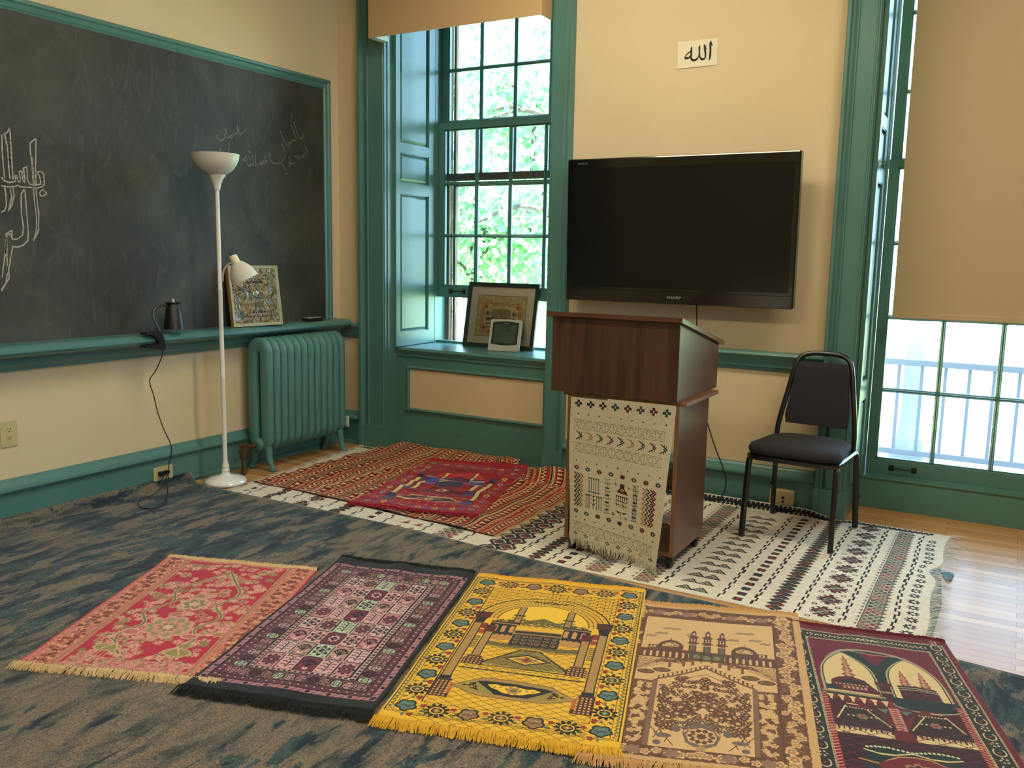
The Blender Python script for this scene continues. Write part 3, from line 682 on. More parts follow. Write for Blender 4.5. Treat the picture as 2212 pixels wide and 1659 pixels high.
MB().box(3.138, 3.152, -.0635, -.0615, .078, .092).build('jack', BLACKP, t); MB().lathe([(0, 0), (.007, 0), (.007, .0015), (0, .0015)], (3.145, -.0620, .064), 14, (0, -1, 0)).build('port', DARKM, t)
t = thing('wall_jack', 'small white jack plate on the baseboard in the corner right of the radiator', 'jack', (.095, -.05, .16))
MB().bbox(.082, .110, -.060, -.040, .124, .200, .004).build('plate', WHITEP, t); MB().box(.100, .107, -.062, -.059, .135, .145).build('port', IVORY, t)

# ================================================================== RADIATOR
rd = thing('radiator', 'teal painted cast iron column radiator in the corner under the blackboard ledge', 'radiator', (.16, -.6, 0))
NS = 12; yA, yB = -.922, -.262
secs = [yA+(yB-yA)*i/(NS-1) for i in range(NS)]
def section(y):
    # closed loop path in x-z plane, elliptical section
    x0, x1, z0, z1, r = .107, .213, .163, .783, .048
    path = []
    for cx, cz, a0 in ((x1-r, z1-r, 0), (x0+r, z1-r, 90), (x0+r, z0+r, 180), (x1-r, z0+r, 270)):
        for k in range(7):
            a = math.radians(a0+90*k/6); path.append((cx+r*math.cos(a), y, cz+r*math.sin(a)))
    sec = []
    for k in range(16):
        a = 2*math.pi*k/16; c, s_ = math.cos(a), math.sin(a)
        sec.append((.0285*math.copysign(abs(c)**.75, c), .0425*math.copysign(abs(s_)**.85, s_)))
    m = MB()
    # orient: section u along y, v in plane
    P = [Vector(p) for p in path]; n = len(P); vs = []
    for i, p in enumerate(P):
        t_ = (P[(i+1) % n]-P[i-1]).normalized(); nrm = t_.cross(Vector((0, 1, 0))).normalized()
        for u, v in sec: vs.append(p+Vector((0, 1, 0))*u+nrm*v)
    fs = []
    for i in range(n):
        for k in range(16):
            j = (i+1) % n; l = (k+1) % 16; fs.append((i*16+k, i*16+l, j*16+l, j*16+k))
    m.add(vs, fs); return m
for i, y in enumerate(secs): section(y).build('radiator_section', TEALR, rd, smooth=True, angle=60)
for zz in (.163, .775):
    MB().tube([(.160, yA-.02, zz), (.160, yB+.02, zz)], .036, 20).build('hub', TEALR, rd, smooth=True)
for y in (yA, yB):
    for s_ in (1, -1):
        cx = .160; pts = [(cx+s_*.045, y, .17), (cx+s_*.055, y, .12), (cx+s_*.062, y, .075), (cx+s_*.078, y, .035), (cx+s_*.088, y, .018)]
        m = MB(); P = bez(pts, 5); n = len(P); vs = []; fs = []
        for i, p in enumerate(P):
            k = i/(n-1); rr = .030*(1-k)+.015*k
            for q in range(12):
                a = 2*math.pi*q/12; vs.append(p+Vector((rr*math.cos(a), rr*.85*math.sin(a), 0)))
        for i in range(n-1):
            for q in range(12): l = (q+1) % 12; fs.append((i*12+q, i*12+l, (i+1)*12+l, (i+1)*12+q))
        m.add(vs, fs); m.lathe([(0, 0), (.017, 0), (.021, .006), (.020, .016), (.014, .026), (0, .028)], (cx+s_*.090, y, 0), 16)
        m.build('leg', TEALR, rd, smooth=True)
m = MB(); m.lathe([(0, 0), (.040, 0), (.044, .008), (.040, .016), (.030, .022), (.030, .030), (0, .030)], (.160, yA-.022, .163), 24, (0, -1, 0)); m.build('end_bushing', TEALR, rd, smooth=True)
vl = MB(); vx, vy = .160, -1.072
vl.tube([(.160, yA-.05, .163), (.160, vy+.02, .160)], .014, 14)
vl.lathe([(0, 0), (.019, 0), (.019, .030), (.015, .03), (.015, .085), (.022, .09), (.026, .10), (.026, .125), (0, .125)], (vx, vy, .010), 6)
vl.lathe([(.024, .118), (.030, .122), (.030, .150), (.022, .156), (.022, .166), (.029, .168), (.029, .176), (0, .178)], (vx, vy, .010), 8)
vl.tube([(vx, vy, 0), (vx, vy, .06)], .013, 12)
vl.build('valve', BRASS, rd, smooth=True, angle=30)

# ================================================================== TELEVISION
def text_mesh(body, size, name, mt, M, parent, ext=.0004, align='CENTER'):
    c = bpy.data.curves.new(name, 'FONT'); c.body = body; c.size = size; c.extrude = ext; c.align_x = align; c.align_y = 'CENTER'
    o = bpy.data.objects.new(name, c); COL.objects.link(o)
    dg = bpy.context.evaluated_depsgraph_get(); dg.update()
    me = bpy.data.meshes.new_from_object(o.evaluated_get(dg)); bpy.data.objects.remove(o); me.name = name
    me.transform(M); me.materials.clear(); me.materials.append(mt)
    return link(name, me, parent, world=False)
tv = thing('television', 'large black flat screen television mounted on the wall above the lectern', 'television', (2.502, -.15, 1.498), (math.radians(1.685), math.radians(-.0), 0))
GLOSSB = mat('gloss_black_bezel', (9, 9, 9), .12, spec=.6, coat=.4)
m = MB(); m.bbox(-.648, .648, -.012, .045, -.398, .398, .008); m.build('bezel', GLOSSB, tv, world=False)
MB().bbox(-.60, .60, .040, .080, -.34, .33, .012).build('back_housing', BLACKP, tv, world=False)
MB().box(-.602, .620, -.0135, -.011, -.316, .345).build('screen', mat('tv_screen', (12, 13, 14), .22, spec=.4), tv, world=False)
m = MB(); m.box(-.648, .648, -.0145, -.011, -.322, -.3195); m.bbox(-.644, .644, -.016, -.010, -.397, -.330, .003); m.build('speaker_bar', GLOSSB, tv, world=False)
TVL = mat('silver_logo', (190, 190, 190), .3, metal=.6); TVL2 = mat('dim_logo', (110, 110, 110), .4)
RX = Matrix.Rotation(math.pi/2, 4, 'X')
text_mesh('SHARP', .021, 'brand_lettering', TVL, Matrix.Translation((.012, -.0165, -.362)) @ Matrix.Diagonal((1.35, 1, 1, 1)) @ RX, tv)
text_mesh('AQUOS', .014, 'model_lettering', TVL2, Matrix.Translation((-.555, -.0125, .372)) @ Matrix.Diagonal((1.3, 1, 1, 1)) @ RX, tv)
m = MB()
for k in (.455, .475, .490, .512, .56, .58, .60): m.box(k-.004, k+.004, -.0168, -.0155, -.368, -.3665)
m.build('control_marks', TVL2, tv, world=False)
m = MB(); m.box(-.25, .25, .075, .092, -.12, .12); m.box(-.04, .04, .085, .135, -.10, .10); m.box(-.14, .14, .122, .134, -.12, .12)
m.build('wall_bracket', DARKM, tv, world=False)
MB().tube(bez([(2.614, -.075, 1.13), (2.615, -.055, 1.05), (2.617, -.050, .97), (2.625, -.062, .80), (2.66, -.064, .60), (2.714, -.060, .430), (2.765, -.060, .300), (2.805, -.060, .215), (2.832, -.065, .135), (2.825, -.085, .060), (2.79, -.12, .020)]), .0035, 8).build('power_cable', CORD, None, smooth=True)
tag(bpy.data.objects['power_cable'], 'black cable hanging from the television down the wall behind the lectern', 'cable')

# ================================================================== PAPER SIGN
sg = thing('paper_sign', 'white paper with black Arabic calligraphy taped high on the wall above the television', 'sign', (2.53, 0, 2.445))
me = MB().add([(2.4185, -.004, 2.515), (2.640, -.003, 2.514), (2.642, -.003, 2.377), (2.424, -.005, 2.374), (2.4185, -.003, 2.515), (2.640, -.002, 2.514), (2.642, -.002, 2.377), (2.424, -.004, 2.374)],
    [(0, 1, 2, 3), (7, 6, 5, 4), (0, 4, 5, 1), (1, 5, 6, 2), (2, 6, 7, 3), (3, 7, 4, 0)]).build('paper', mat('printer_paper', (226, 214, 186), .8), sg)
def flat_poly(name, outer, holes, y, mt, parent):
    c = bpy.data.curves.new(name, 'CURVE'); c.dimensions = '2D'; c.fill_mode = 'BOTH'
    for pts in [outer]+holes:
        s_ = c.splines.new('POLY'); s_.points.add(len(pts)-1)
        for p, q in zip(s_.points, pts): p.co = (q[0], q[1], 0, 1)
        s_.use_cyclic_u = True
    o = bpy.data.objects.new(name, c); COL.objects.link(o); dg = bpy.context.evaluated_depsgraph_get(); dg.update()
    me = bpy.data.meshes.new_from_object(o.evaluated_get(dg)); bpy.data.objects.remove(o)
    me.transform(Matrix.Translation((0, y, 0)) @ RX); me.materials.clear(); me.materials.append(mt); me.name = name
    return link(name, me, parent)
INK = mat('black_ink', (24, 18, 14), .7)
sm = lambda st: [(p.x, p.y) for p in bez([(a/1000, b/1000, 0) for a, b in st]+[(st[0][0]/1000, st[0][1]/1000, 0)], 2)[:-1]]
lin = lambda st: [(a/1000, b/1000) for a, b in st]
flat_poly('calligraphy', lin(SIGN[0]), [], -.0056, INK, sg)
flat_poly('calligraphy', lin(SIGN[1]), [lin(SIGN[2])], -.0056, INK, sg)

# ================================================================== LECTERN
def wood_mat(name, c1, c2, rough=.35, scale=(1, 1, 1), axis_stretch=(26, 26, 1.6), coat=.3):
    m = bpy.data.materials.new(name); m.use_nodes = True; nt = m.node_tree; b = nt.nodes['Principled BSDF']; N = nt.nodes.new; K = nt.links.new
    tc = N('ShaderNodeTexCoord'); mp = N('ShaderNodeMapping'); mp.inputs['Scale'].default_value = axis_stretch; K(tc.outputs['Object'], mp.inputs[0])
    n0 = N('ShaderNodeTexNoise'); n0.inputs['Scale'].default_value = .35; n0.inputs['Detail'].default_value = 2; K(mp.outputs[0], n0.inputs['Vector'])
    w = N('ShaderNodeTexWave'); w.wave_type = 'RINGS'; w.rings_direction = 'X'; w.inputs['Scale'].default_value = .55; w.inputs['Distortion'].default_value = 9; w.inputs['Detail'].default_value = 3; w.inputs['Detail Scale'].default_value = .9
    K(mp.outputs[0], w.inputs['Vector'])
    n = N('ShaderNodeTexNoise'); n.inputs['Scale'].default_value = 3; n.inputs['Detail'].default_value = 6; K(mp.outputs[0], n.inputs['Vector'])
    a = N('ShaderNodeMix'); a.data_type = 'FLOAT'; a.inputs['Factor'].default_value = .55; K(w.outputs['Fac'], a.inputs['A']); K(n.outputs['Fac'], a.inputs['B'])
    mx = N('ShaderNodeMix'); mx.data_type = 'RGBA'; mx.inputs['A'].default_value = (*S2L(c1), 1); mx.inputs['B'].default_value = (*S2L(c2), 1)
    K(a.outputs['Result'], mx.inputs['Factor']); K(mx.outputs['Result'], b.inputs['Base Color'])
    b.inputs['Roughness'].default_value = rough; b.inputs['Coat Weight'].default_value = coat; b.inputs['Coat Roughness'].default_value = .2
    return m
WALNUT = wood_mat('walnut_laminate', (44, 24, 16), (98, 62, 42)); WALP = wood_mat('plain_walnut_panel', (84, 48, 32), (104, 62, 42), .3)
EDGEW = wood_mat('raw_board_edge', (112, 72, 44), (142, 98, 62), .6, coat=0)
lc = thing('lectern', 'brown wood laminate rolling lectern with a sloped top, under the television', 'lectern', (2.68, -1.04, 0))
def slopez(y, top): return top-(y+1.30)*(1.101-.976)/(1.30-.75)
m = MB()
m.prism([(-1.262, .7425), (-1.250, .7425), (-1.250, slopez(-1.25, 1.082)), (-1.262, slopez(-1.262, 1.082))], 'x', 2.345, 2.942)
m.build('front_panel', WALNUT, lc)
for x in (2.345, 2.926):
    MB().prism([(-1.2498, .7425), (-.708, .7425), (-.708, slopez(-.708, 1.082)), (-1.2498, slopez(-1.2498, 1.082))], 'x', x, x+.016).build('box_side', WALP, lc)
MB().prism([(-.72, .7425), (-.708, .7425), (-.708, slopez(-.708, 1.081)), (-.72, slopez(-.72, 1.081))], 'x', 2.3612, 2.9258).build('box_back', WALP, lc)
m = MB(); m.prism([(-1.305, slopez(-1.305, 1.083)), (-.748+.055, slopez(-.693, 1.083)), (-.693, slopez(-.693, 1.102)), (-1.305, slopez(-1.305, 1.102))], 'x', 2.336, 2.964)
m.build('sloped_top', WALP, lc)
MB().bbox(2.395, 2.976, -1.235, -.788, .724, .7415, .002).build('shelf_board', EDGEW, lc)
for x in (2.420, 2.929): 
    s_ = MB().box(x, x+.018, -1.238, -.833, .056, .7235).build('side_panel', WALP, lc)
    MB().box(x+.0002, x+.0178, -1.2395, -1.2381, .056, .7235).build('edge_band', EDGEW, s_, world=False)
MB().box(2.4382, 2.9288, -1.236, -.835, .056, .074).build('bottom_shelf', EDGEW, lc)
MB().box(2.4382, 2.9288, -1.16, -.835, .335, .352).build('middle_shelf', EDGEW, lc)
for x, y in ((2.452, -1.205), (2.925, -1.205), (2.452, -.872), (2.925, -.872)):
    c_ = MB().bbox(x-.018, x+.018, y-.018, y+.018, .048, .0558, .002).bbox(x-.017, x+.017, y-.026, y+.020, .030, .050, .004).build('caster', BLACKP, lc)
    m = MB(); m.lathe([(0, -.013), (.020, -.013), (.024, -.009), (.024, .009), (.020, .013), (0, .013)], (x, y-.006, .0245), 20, (1, 0, 0)); m.build('wheel', BLACKP, c_, smooth=True, world=False)

# ================================================================== STACKING CHAIR
ch = thing('stacking_chair', 'black padded metal frame chair beside the tall window', 'chair', (3.300, -.372, .0105), (0, 0, math.radians(-4)))
FAB = mat('charcoal_fabric', (34, 32, 38), .95, noise=.25, nscale=260, bump=.8, bscale=500)
def cpart(m, name, mt, smooth=True, angle=50): return m.build(name, mt, ch, smooth, world=False, angle=angle)
SQ = lambda a, b: [(-a, -b*.6), (-a*.6, -b), (a*.6, -b), (a, -b*.6), (a, b*.6), (a*.6, b), (-a*.6, b), (-a, b*.6)]
for s_ in (-1, 1):
    top = .395
    cpart(MB().sweep(bez([(s_*.212, -.243, 0), (s_*.209, -.226, .20), (s_*.206, -.212, .35), (s_*.204, -.200, .382), (s_*.202, -.165, .398)], 6), SQ(.0125, .0125)), 'leg', BLACKM)
    cpart(MB().sweep(bez([(s_*.212, .243, 0), (s_*.206, .222, .20), (s_*.202, .206, .35), (s_*.200, .192, .385), (s_*.200, .155, .398)], 6), SQ(.0125, .0125)), 'leg', BLACKM)
    cpart(MB().sweep([(s_*.202, -.166, .398), (s_*.200, .156, .398)], SQ(.0125, .0115)), 'side_rail', BLACKM)
    cpart(MB().lathe([(0, 0), (.010, .001), (.010, .004), (0, .006)], (s_*.222, .226, .165), 12, (s_, 0, 0)), 'glide_button', DARKM)
# seat pan + cushion
def rrect(w0, w1, y0, y1, r, n=6):
    c = [((w1/2-r), y1-r, 0), (-(w1/2-r), y1-r, 90), (-(w0/2-r), y0+r, 180), ((w0/2-r), y0+r, 270)]; out = []
    for cx, cy, a in c:
        for k in range(n+1): t_ = math.radians(a+90*k/n); out.append((cx+r*math.cos(t_), cy+r*math.sin(t_)))
    return out
def stack(levels):
    m = MB(); n = len(levels[0][0]); vs = []; fs = []
    for pts, z in levels: vs += [(x, y, z) for x, y in pts]
    for i in range(len(levels)-1):
        for k in range(n): l = (k+1) % n; fs.append((i*n+k, i*n+l, (i+1)*n+l, (i+1)*n+k))
    fs += [tuple(range(n))[::-1], tuple(range((len(levels)-1)*n, len(levels)*n))]
    return m.add(vs, fs)
cpart(stack([(rrect(.430, .380, -.250, .170, .06), .388), (rrect(.438, .388, -.254, .172, .062), .396), (rrect(.438, .388, -.254, .172, .062), .408), (rrect(.420, .375, -.244, .165, .06), .412)]), 'seat_pan', BLACKM)
cpart(stack([(rrect(.416, .372, -.240, .165, .07), .412), (rrect(.432, .386, -.250, .172, .075), .420), (rrect(.440, .392, -.255, .175, .08), .438), (rrect(.428, .382, -.246, .168, .085), .456), (rrect(.36, .32, -.21, .14, .09), .466), (rrect(.20, .18, -.11, .06, .05), .470)]), 'seat_cushion', FAB, angle=80)
bp_ = [(-.193, .165, .392), (-.190, .178, .50), (-.165, .215, .66), (-.140, .247, .80), (-.118, .262, .845), (-.075, .270, .866), (0, .272, .870), (.075, .270, .866), (.118, .262, .845), (.140, .247, .80), (.165, .215, .66), (.190, .178, .50), (.193, .165, .392)]
cpart(MB().sweep(bez(bp_, 6), SQ(.0115, .0115), up=(0, 1, 0)), 'back_frame', BLACKM)
m = MB(); lv = []
for k in range(9):
    u = k/8; z = .512+.312*u; w = .328*(1-u)+.262*u; yb_ = .178+(.247-.178)*(z-.50)/.30
    ins = .010 if k in (0, 8) else 0
    r_ = .018
    lv.append(([(x, y_+yb_) for x, y_ in rrect(w-ins*2, w-ins*2, -.022+ins*.6, .016-ins*.6, .012, 3)], z))
cpart(stack(lv), 'backrest_pad', FAB, angle=70)

# ================================================================== PICTURES, CLOCK, CLOTH
def frame_ring(m, w, h, bw, y0, y1, prof=None):
    for (a, b, c, d) in ((-w/2, w/2, h/2-bw, h/2), (-w/2, w/2, -h/2, -h/2+bw), (-w/2, -w/2+bw, -h/2+bw, h/2-bw), (w/2-bw, w/2, -h/2+bw, h/2-bw)):
        m.bbox(a, b, y0, y1, c, d, .002)
    return m
def clear_pane(name='picture_glass', bump=0):
    m = bpy.data.materials.new(name); m.use_nodes = True; nt = m.node_tree; nt.nodes.clear(); N = nt.nodes.new; K = nt.links.new
    o = N('ShaderNodeOutputMaterial'); t = N('ShaderNodeBsdfTransparent'); g = N('ShaderNodeBsdfGlossy'); g.inputs['Roughness'].default_value = .05
    f = N('ShaderNodeFresnel'); f.inputs['IOR'].default_value = 1.4; mx = N('ShaderNodeMixShader')
    K(f.outputs[0], mx.inputs[0]); K(t.outputs[0], mx.inputs[1]); K(g.outputs[0], mx.inputs[2]); K(mx.outputs[0], o.inputs[0])
    if bump:
        tc = N('ShaderNodeTexCoord'); n = N('ShaderNodeTexNoise'); n.inputs['Scale'].default_value = 16; n.inputs['Detail'].default_value = 3; n.inputs['Distortion'].default_value = 1.2
        K(tc.outputs['Object'], n.inputs['Vector']); b = N('ShaderNodeBump'); b.inputs['Strength'].default_value = 1.0; b.inputs['Distance'].default_value = bump
        K(n.outputs['Fac'], b.inputs['Height']); K(b.outputs[0], g.inputs['Normal']); K(b.outputs[0], f.inputs['Normal'])
    return m
def script_band(c, x0, x1, y0, y1, col, seed, wd=.25, dens=1.0, tall=True):
    rg = random.Random(seed); x = x0
    while x < x1-1:
        w = rg.uniform(.5, 1.5); h = (y1-y0)
        if tall and rg.random() < .45: c.line([(x, y0+h*.2), (x+rg.uniform(-.1, .2), y1)], wd, col)
        c.line([(x, y0+h*rg.uniform(.1, .4)), (x+w*.5, y0+h*rg.uniform(0, .3)), (x+w, y0+h*rg.uniform(.2, .5))], wd, col)
        if rg.random() < .3: c.ell(x+w*.5, y0+h*rg.uniform(.5, .9), wd*.6, wd*.6, col)
        x += w*.8/dens
# picture on the sill
fp = thing('framed_papyrus', 'dark green framed papyrus with a white mat leaning on the sill behind the clock', 'framed picture', (1.026, .488, .9330), (-.185, 0, -.015))
w, h = .577, .459
frame_ring(MB(), w, h, .028, -.001, .021).build('frame', mat('dark_green_frame', (34, 46, 38), .4), fp, world=False)
MB().box(-w/2+.02, w/2-.02, .012, .018, -h/2+.02, h/2-.02).build('mat_board', mat('white_mat_board', (214, 206, 186), .85), fp, world=False)
c = Cv(40, 29, .12, (196, 180, 132))
c.speck(0, 0, 40, 29, [(190, 172, 120), (202, 188, 142), (184, 166, 118)], .5, .8, 5)
for k in range(9): c.line([(0, 3.2*k+1), (40, 3.2*k+1.2)], .12, (174, 154, 106))
c.frame(0, 0, 40, 29, .35, (120, 104, 70)); OR = (176, 110, 66); OR2 = (190, 140, 90)
c.frame(3.2, 2.2, 36.8, 24.6, .25, OR2); c.frame(4.0, 3.0, 36.0, 23.8, .9, (196, 150, 100))
for k in range(7): c.rect(6+k*4.2, 23.1, 8.4+k*4.2, 23.7, OR); c.rect(6+k*4.2, 3.1, 8.4+k*4.2, 3.7, OR)
for k in range(4): c.rect(4.1, 5+k*4.6, 4.7, 8+k*4.6, OR); c.rect(35.3, 5+k*4.6, 35.9, 8+k*4.6, OR)
c.frame(5.4, 4.4, 34.6, 22.4, .25, (132, 110, 66))
for x, y in ((7, 6), (33, 6), (7, 20.8), (33, 20.8)): c.ell(x, y, 1.9, 1.7, OR2); c.flo(x, y, 1.3, 4, .5, (170, 90, 60))
c.poly([(9, 5.5), (31, 5.5), (33.8, 9), (33.8, 18), (31, 21), (25, 21.8), (15, 21.8), (9, 21), (6.2, 18), (6.2, 9)], (202, 186, 138))
c.line([(9, 5.5), (31, 5.5), (33.8, 9), (33.8, 18), (31, 21), (25, 21.8), (15, 21.8), (9, 21), (6.2, 18), (6.2, 9), (9, 5.5)], .2, (136, 112, 66))
c.ell(20, 16.6, 8.6, 3.6, (176, 162, 116)); c.speck(12.5, 14.2, 27.5, 19, [(90, 84, 60), (110, 100, 70)], .35, .45, 9)
for x in (9.2, 30.8): c.ell(x, 16.4, 1.9, 1.9, (98, 90, 62)); c.ell(x, 16.4, 1.6, 1.6, (184, 168, 122)); c.speck(x-1.1, 15.3, x+1.1, 17.5, [(80, 74, 54)], .35, .5, 3)
for k, y in enumerate((12.2, 9.6, 7.2)): script_band(c, 8, 32, y-1, y+1.1, (104, 86, 52), 40+k, .42, 1.3, k == 0)
script_band(c, 8, 32, 12.3, 13.4, (88, 74, 46), 77, .5, 1.6)
sheet('papyrus_print', c, lambda U, V: ((U-.5)*.40, U*0+.0115, -.151+V*.292), PAPER, fp, thick=0, world=False)
MB().box(-w/2+.022, w/2-.022, .006, .008, -h/2+.022, h/2-.022).build('picture_glass', clear_pane(), fp, world=False)

# picture on the blackboard ledge
fq = thing('framed_calligraphy', 'pale gold framed Arabic calligraphy under glass leaning on the blackboard ledge', 'framed picture', (.103, -.885, 1.0770), (-.135, 0, 1.439))
w, h = .359, .3695
PG = mat('pale_gold_frame', (176, 172, 134), .45)
m = MB(); frame_ring(m, w, h, .007, 0, .030); frame_ring(m, w-.012, h-.012, .012, .004, .012); m.build('frame', PG, fq, world=False)
MB().box(-w/2-.0006, -w/2+.004, .002, .0305, -h/2, h/2).build('frame_side', mat('orange_wood_side', (196, 148, 88), .5), fq, world=False)
c = Cv(33, 34, .12, (206, 190, 138)); BR = (112, 96, 60)
c.speck(0, 0, 33, 34, [(212, 198, 150), (198, 180, 126)], .6, .7, 2)
c.frame(1.2, 1.5, 31.8, 31.5, .5, (190, 156, 96)); c.frame(3, 4.2, 30, 27.6, .25, (150, 126, 80))
for k in range(8): c.rect(4+k*3.1, 4.5, 6+k*3.1, 5.0, (110, 50, 40)); c.rect(4+k*3.1, 26.8, 6+k*3.1, 27.2, (80, 66, 44))
for k in range(6): c.rect(28.7, 6.5+k*3.2, 29.2, 8.4+k*3.2, (70, 56, 36))
script_band(c, 10, 23, 24.6, 26.2, (60, 46, 34), 11, .38, 1.4); script_band(c, 13, 23, 6.6, 8.2, (70, 44, 34), 12, .38, 1.4)
for k, y in enumerate((19.6, 14.6, 9.6)):
    c.rect(4.2, y-.2, 28.2, y+3.8, (208, 190, 136))
    rg = random.Random(k)
    for i in range(38):
        x = 4.4+i*.62
        if rg.random() < .75: c.line([(x, y+rg.uniform(.2, 1.4)), (x, y+rg.uniform(2.6, 3.6))], .22, (166, 134, 78))
        if rg.random() < .5: c.line([(x, y+rg.uniform(.1, 2.5)), (x+1.6, y+rg.uniform(.1, 2.5))], .26, (150, 130, 84))
    c.speck(4.5+k*4, y+1.5, 12+k*5, y+3.6, [(140, 128, 88), (120, 108, 74)], .4, .3, k)
    for x in ((9.5,), (5.4, 21), (5.4,))[k]: c.ell(x, y+3.2, 1.0, 1.0, (84, 76, 50)); c.ell(x, y+3.2, .6, .6, (176, 160, 110))
sheet('calligraphy_print', c, lambda U, V: ((U-.5)*.334, U*0+.0085, (V-.5)*.345), PAPER, fq, thick=0, world=False)
MB().box(-w/2+.010, w/2-.010, .0055, .0065, -h/2+.010, h/2-.010).build('picture_glass', clear_pane('crinkled_film', .03), fq, world=False)
MB().box(-w/2+.005, w/2-.005, .022, .029, -h/2+.005, h/2-.005).build('backing', WEATHER, fq, world=False)

# digital clock
ck = thing('digital_clock', 'silver grey digital clock reading 4 08 standing on the window sill', 'clock', (1.154, .340, .8128), (-.317, 0, .198))
SIL = mat('silver_grey_plastic', (178, 174, 162), .45)
w = h = .221
m = MB(); pts = [(x, z) for x, z in rrect(w, w, -h/2, h/2, .012, 4)]
m.prism(pts, 'y', 0, .022); m.build('case', SIL, ck, world=False)
def bulge(wd, z0, z1, b, r=.008):
    P = []
    for k in range(13): u = k/12; P.append((-wd/2+wd*u, z1+b*math.sin(math.pi*u)))
    for k in range(13): u = k/12; P.append((wd/2-wd*u, z0-b*math.sin(math.pi*u)))
    return P
MB().prism(bulge(.186, -.062, .088, .008), 'y', -.0022, .0005).build('display_bezel', mat('dark_bezel', (26, 32, 30), .3), ck, world=False)
MB().box(-.075, .075, -.0032, -.0021, -.055, .072).build('display', mat('lcd_grey_green', (54, 70, 56), .35), ck, world=False)
SEG = mat('lcd_segment', (12, 20, 16), .5)
def digit(m, x, z, s_, segs, th=.0045):
    sl = lambda zz: (zz-z)*.10
    H = s_; W_ = s_*.5
    P = {'a': ((0, H), (W_, H)), 'g': ((0, H/2), (W_, H/2)), 'd': ((0, 0), (W_, 0)), 'f': ((0, H/2), (0, H)), 'e': ((0, 0), (0, H/2)), 'b': ((W_, H/2), (W_, H)), 'c': ((W_, 0), (W_, H/2))}
    for k in segs:
        (x0, z0), (x1, z1) = P[k]; g = th*.55
        if z0 == z1: q = [(x0+g, z0), (x0+g*1.8, z0+th/2), (x1-g*1.8, z0+th/2), (x1-g, z0), (x1-g*1.8, z0-th/2), (x0+g*1.8, z0-th/2)]
        else: q = [(x0, z0+g), (x0+th/2, z0+g*1.8), (x0+th/2, z1-g*1.8), (x0, z1-g), (x0-th/2, z1-g*1.8), (x0-th/2, z0+g*1.8)]
        m.prism([(x+a+sl(z+b), z+b) for a, b in q], 'y', -.0040, -.0031)
m = MB(); digit(m, -.042, .022, .040, 'fgbc'); digit(m, -.010, .022, .040, 'abcdef'); digit(m, .016, .022, .040, 'abcdefg')
m.build('time_digits', SEG, ck, world=False)
m = MB()
for i, ch_ in enumerate(('afgcd', 'fged', 'afged')): digit(m, -.060+i*.011, .001, .010, ch_, .0014)
for i, ch_ in enumerate(('abged', 'abged')): digit(m, .008+i*.011, .001, .010, ch_, .0014)
for i in range(4): digit(m, .046+(i % 2)*.011, .052-.019*i, .011, ('bc', 'abged', 'fgbc', 'acdfg')[i], .0014)
for i in range(6): digit(m, -.052+i*.011, -.040, .009, ('fged', 'ag', 'abc', 'gd', 'afe', 'bcd')[i], .0013)
m.build('small_digits', mat('lcd_small_segment', (34, 48, 38), .5), ck, world=False)
text_mesh('____.___', .008, 'maker_mark', TVL, Matrix.Translation((.003, -.0028, .0845)) @ RX, ck) if False else MB().box(-.018, .022, -.0027, -.0021, .0800, .0815).build('maker_mark', TVL, ck, world=False)
MB().box(-.03, .03, .022, .060, -h/2+.018, -h/2+.024).build('stand', SIL, ck, world=False)

# woven cloth hanging on the lectern front
CR = (206, 192, 160); DK = (44, 42, 38); GRN = (52, 74, 62); MRN = (88, 38, 36); OCH = (160, 120, 66)
c = Cv(50, 70, .16, CR)
c.speck(0, 0, 50, 70, [(200, 186, 152), (212, 199, 168)], .3, .5, 4)
def cross(x, y, col):
    for a, b in ((0, 0), (1.2, 0), (-1.2, 0), (0, 1.2), (0, -1.2)): c.rect(x+a-.62, y+b-.62, x+a+.62, y+b+.62, col)
    c.rect(x-.25, y-.5, x+.25, y+.5, CR)
for i in range(8): cross(4+i*6.0, 67.2, (DK, DK, MRN, GRN, MRN, GRN, MRN, GRN)[i])
def dots(y, s_=.42):
    for i in range(9): c.dia(4+i*5.3, y, s_*1.2, s_, (DK, MRN, MRN, OCH, DK, MRN, DK, OCH, DK)[i])
dots(62); dots(38.5); dots(9.5)
def xx(y0, y1):
    BR2 = (110, 96, 70)
    c.line([(3, y1), (47, y1)], .16, (150, 136, 104)); c.line([(3, y0), (47, y0)], .16, (150, 136, 104))
    for i in range(11):
        x = 3.6+i*4.05
        for k in range(7):
            u = k/6
            c.rect(x-1.3+2.6*u-.3, y0+(y1-y0)*u-.13, x-1.3+2.6*u+.3, y0+(y1-y0)*u+.2, BR2); c.rect(x+1.3-2.6*u-.3, y0+(y1-y0)*u-.13, x+1.3-2.6*u+.3, y0+(y1-y0)*u+.2, BR2)
        for k in range(9): c.rect(x+1.75, y0+(y1-y0)*k/9+.1, x+2.35, y0+(y1-y0)*k/9+.32, (140, 124, 92))
xx(54.6, 59.0); xx(43.0, 47.5); xx(2.6, 7.2)
for i in range(9):
    x = 3.4+i*5.2; k = (DK, OCH, GRN, MRN, DK, OCH, GRN, MRN, DK)[i]; y = 51.2
    for s_ in (1, -1):
        c.line([(x+3.2, y), (x+.2, y+s_*2.0)], .5, k); c.line([(x+2.4, y+s_*.5), (x+1.6, y-s_*.0)], .4, k); c.line([(x+1.7, y+s_*1.0), (x+1.7, y+s_*2.0)], .35, k); c.line([(x+2.5, y+s_*.5), (x+2.7, y+s_*1.4)], .35, k)
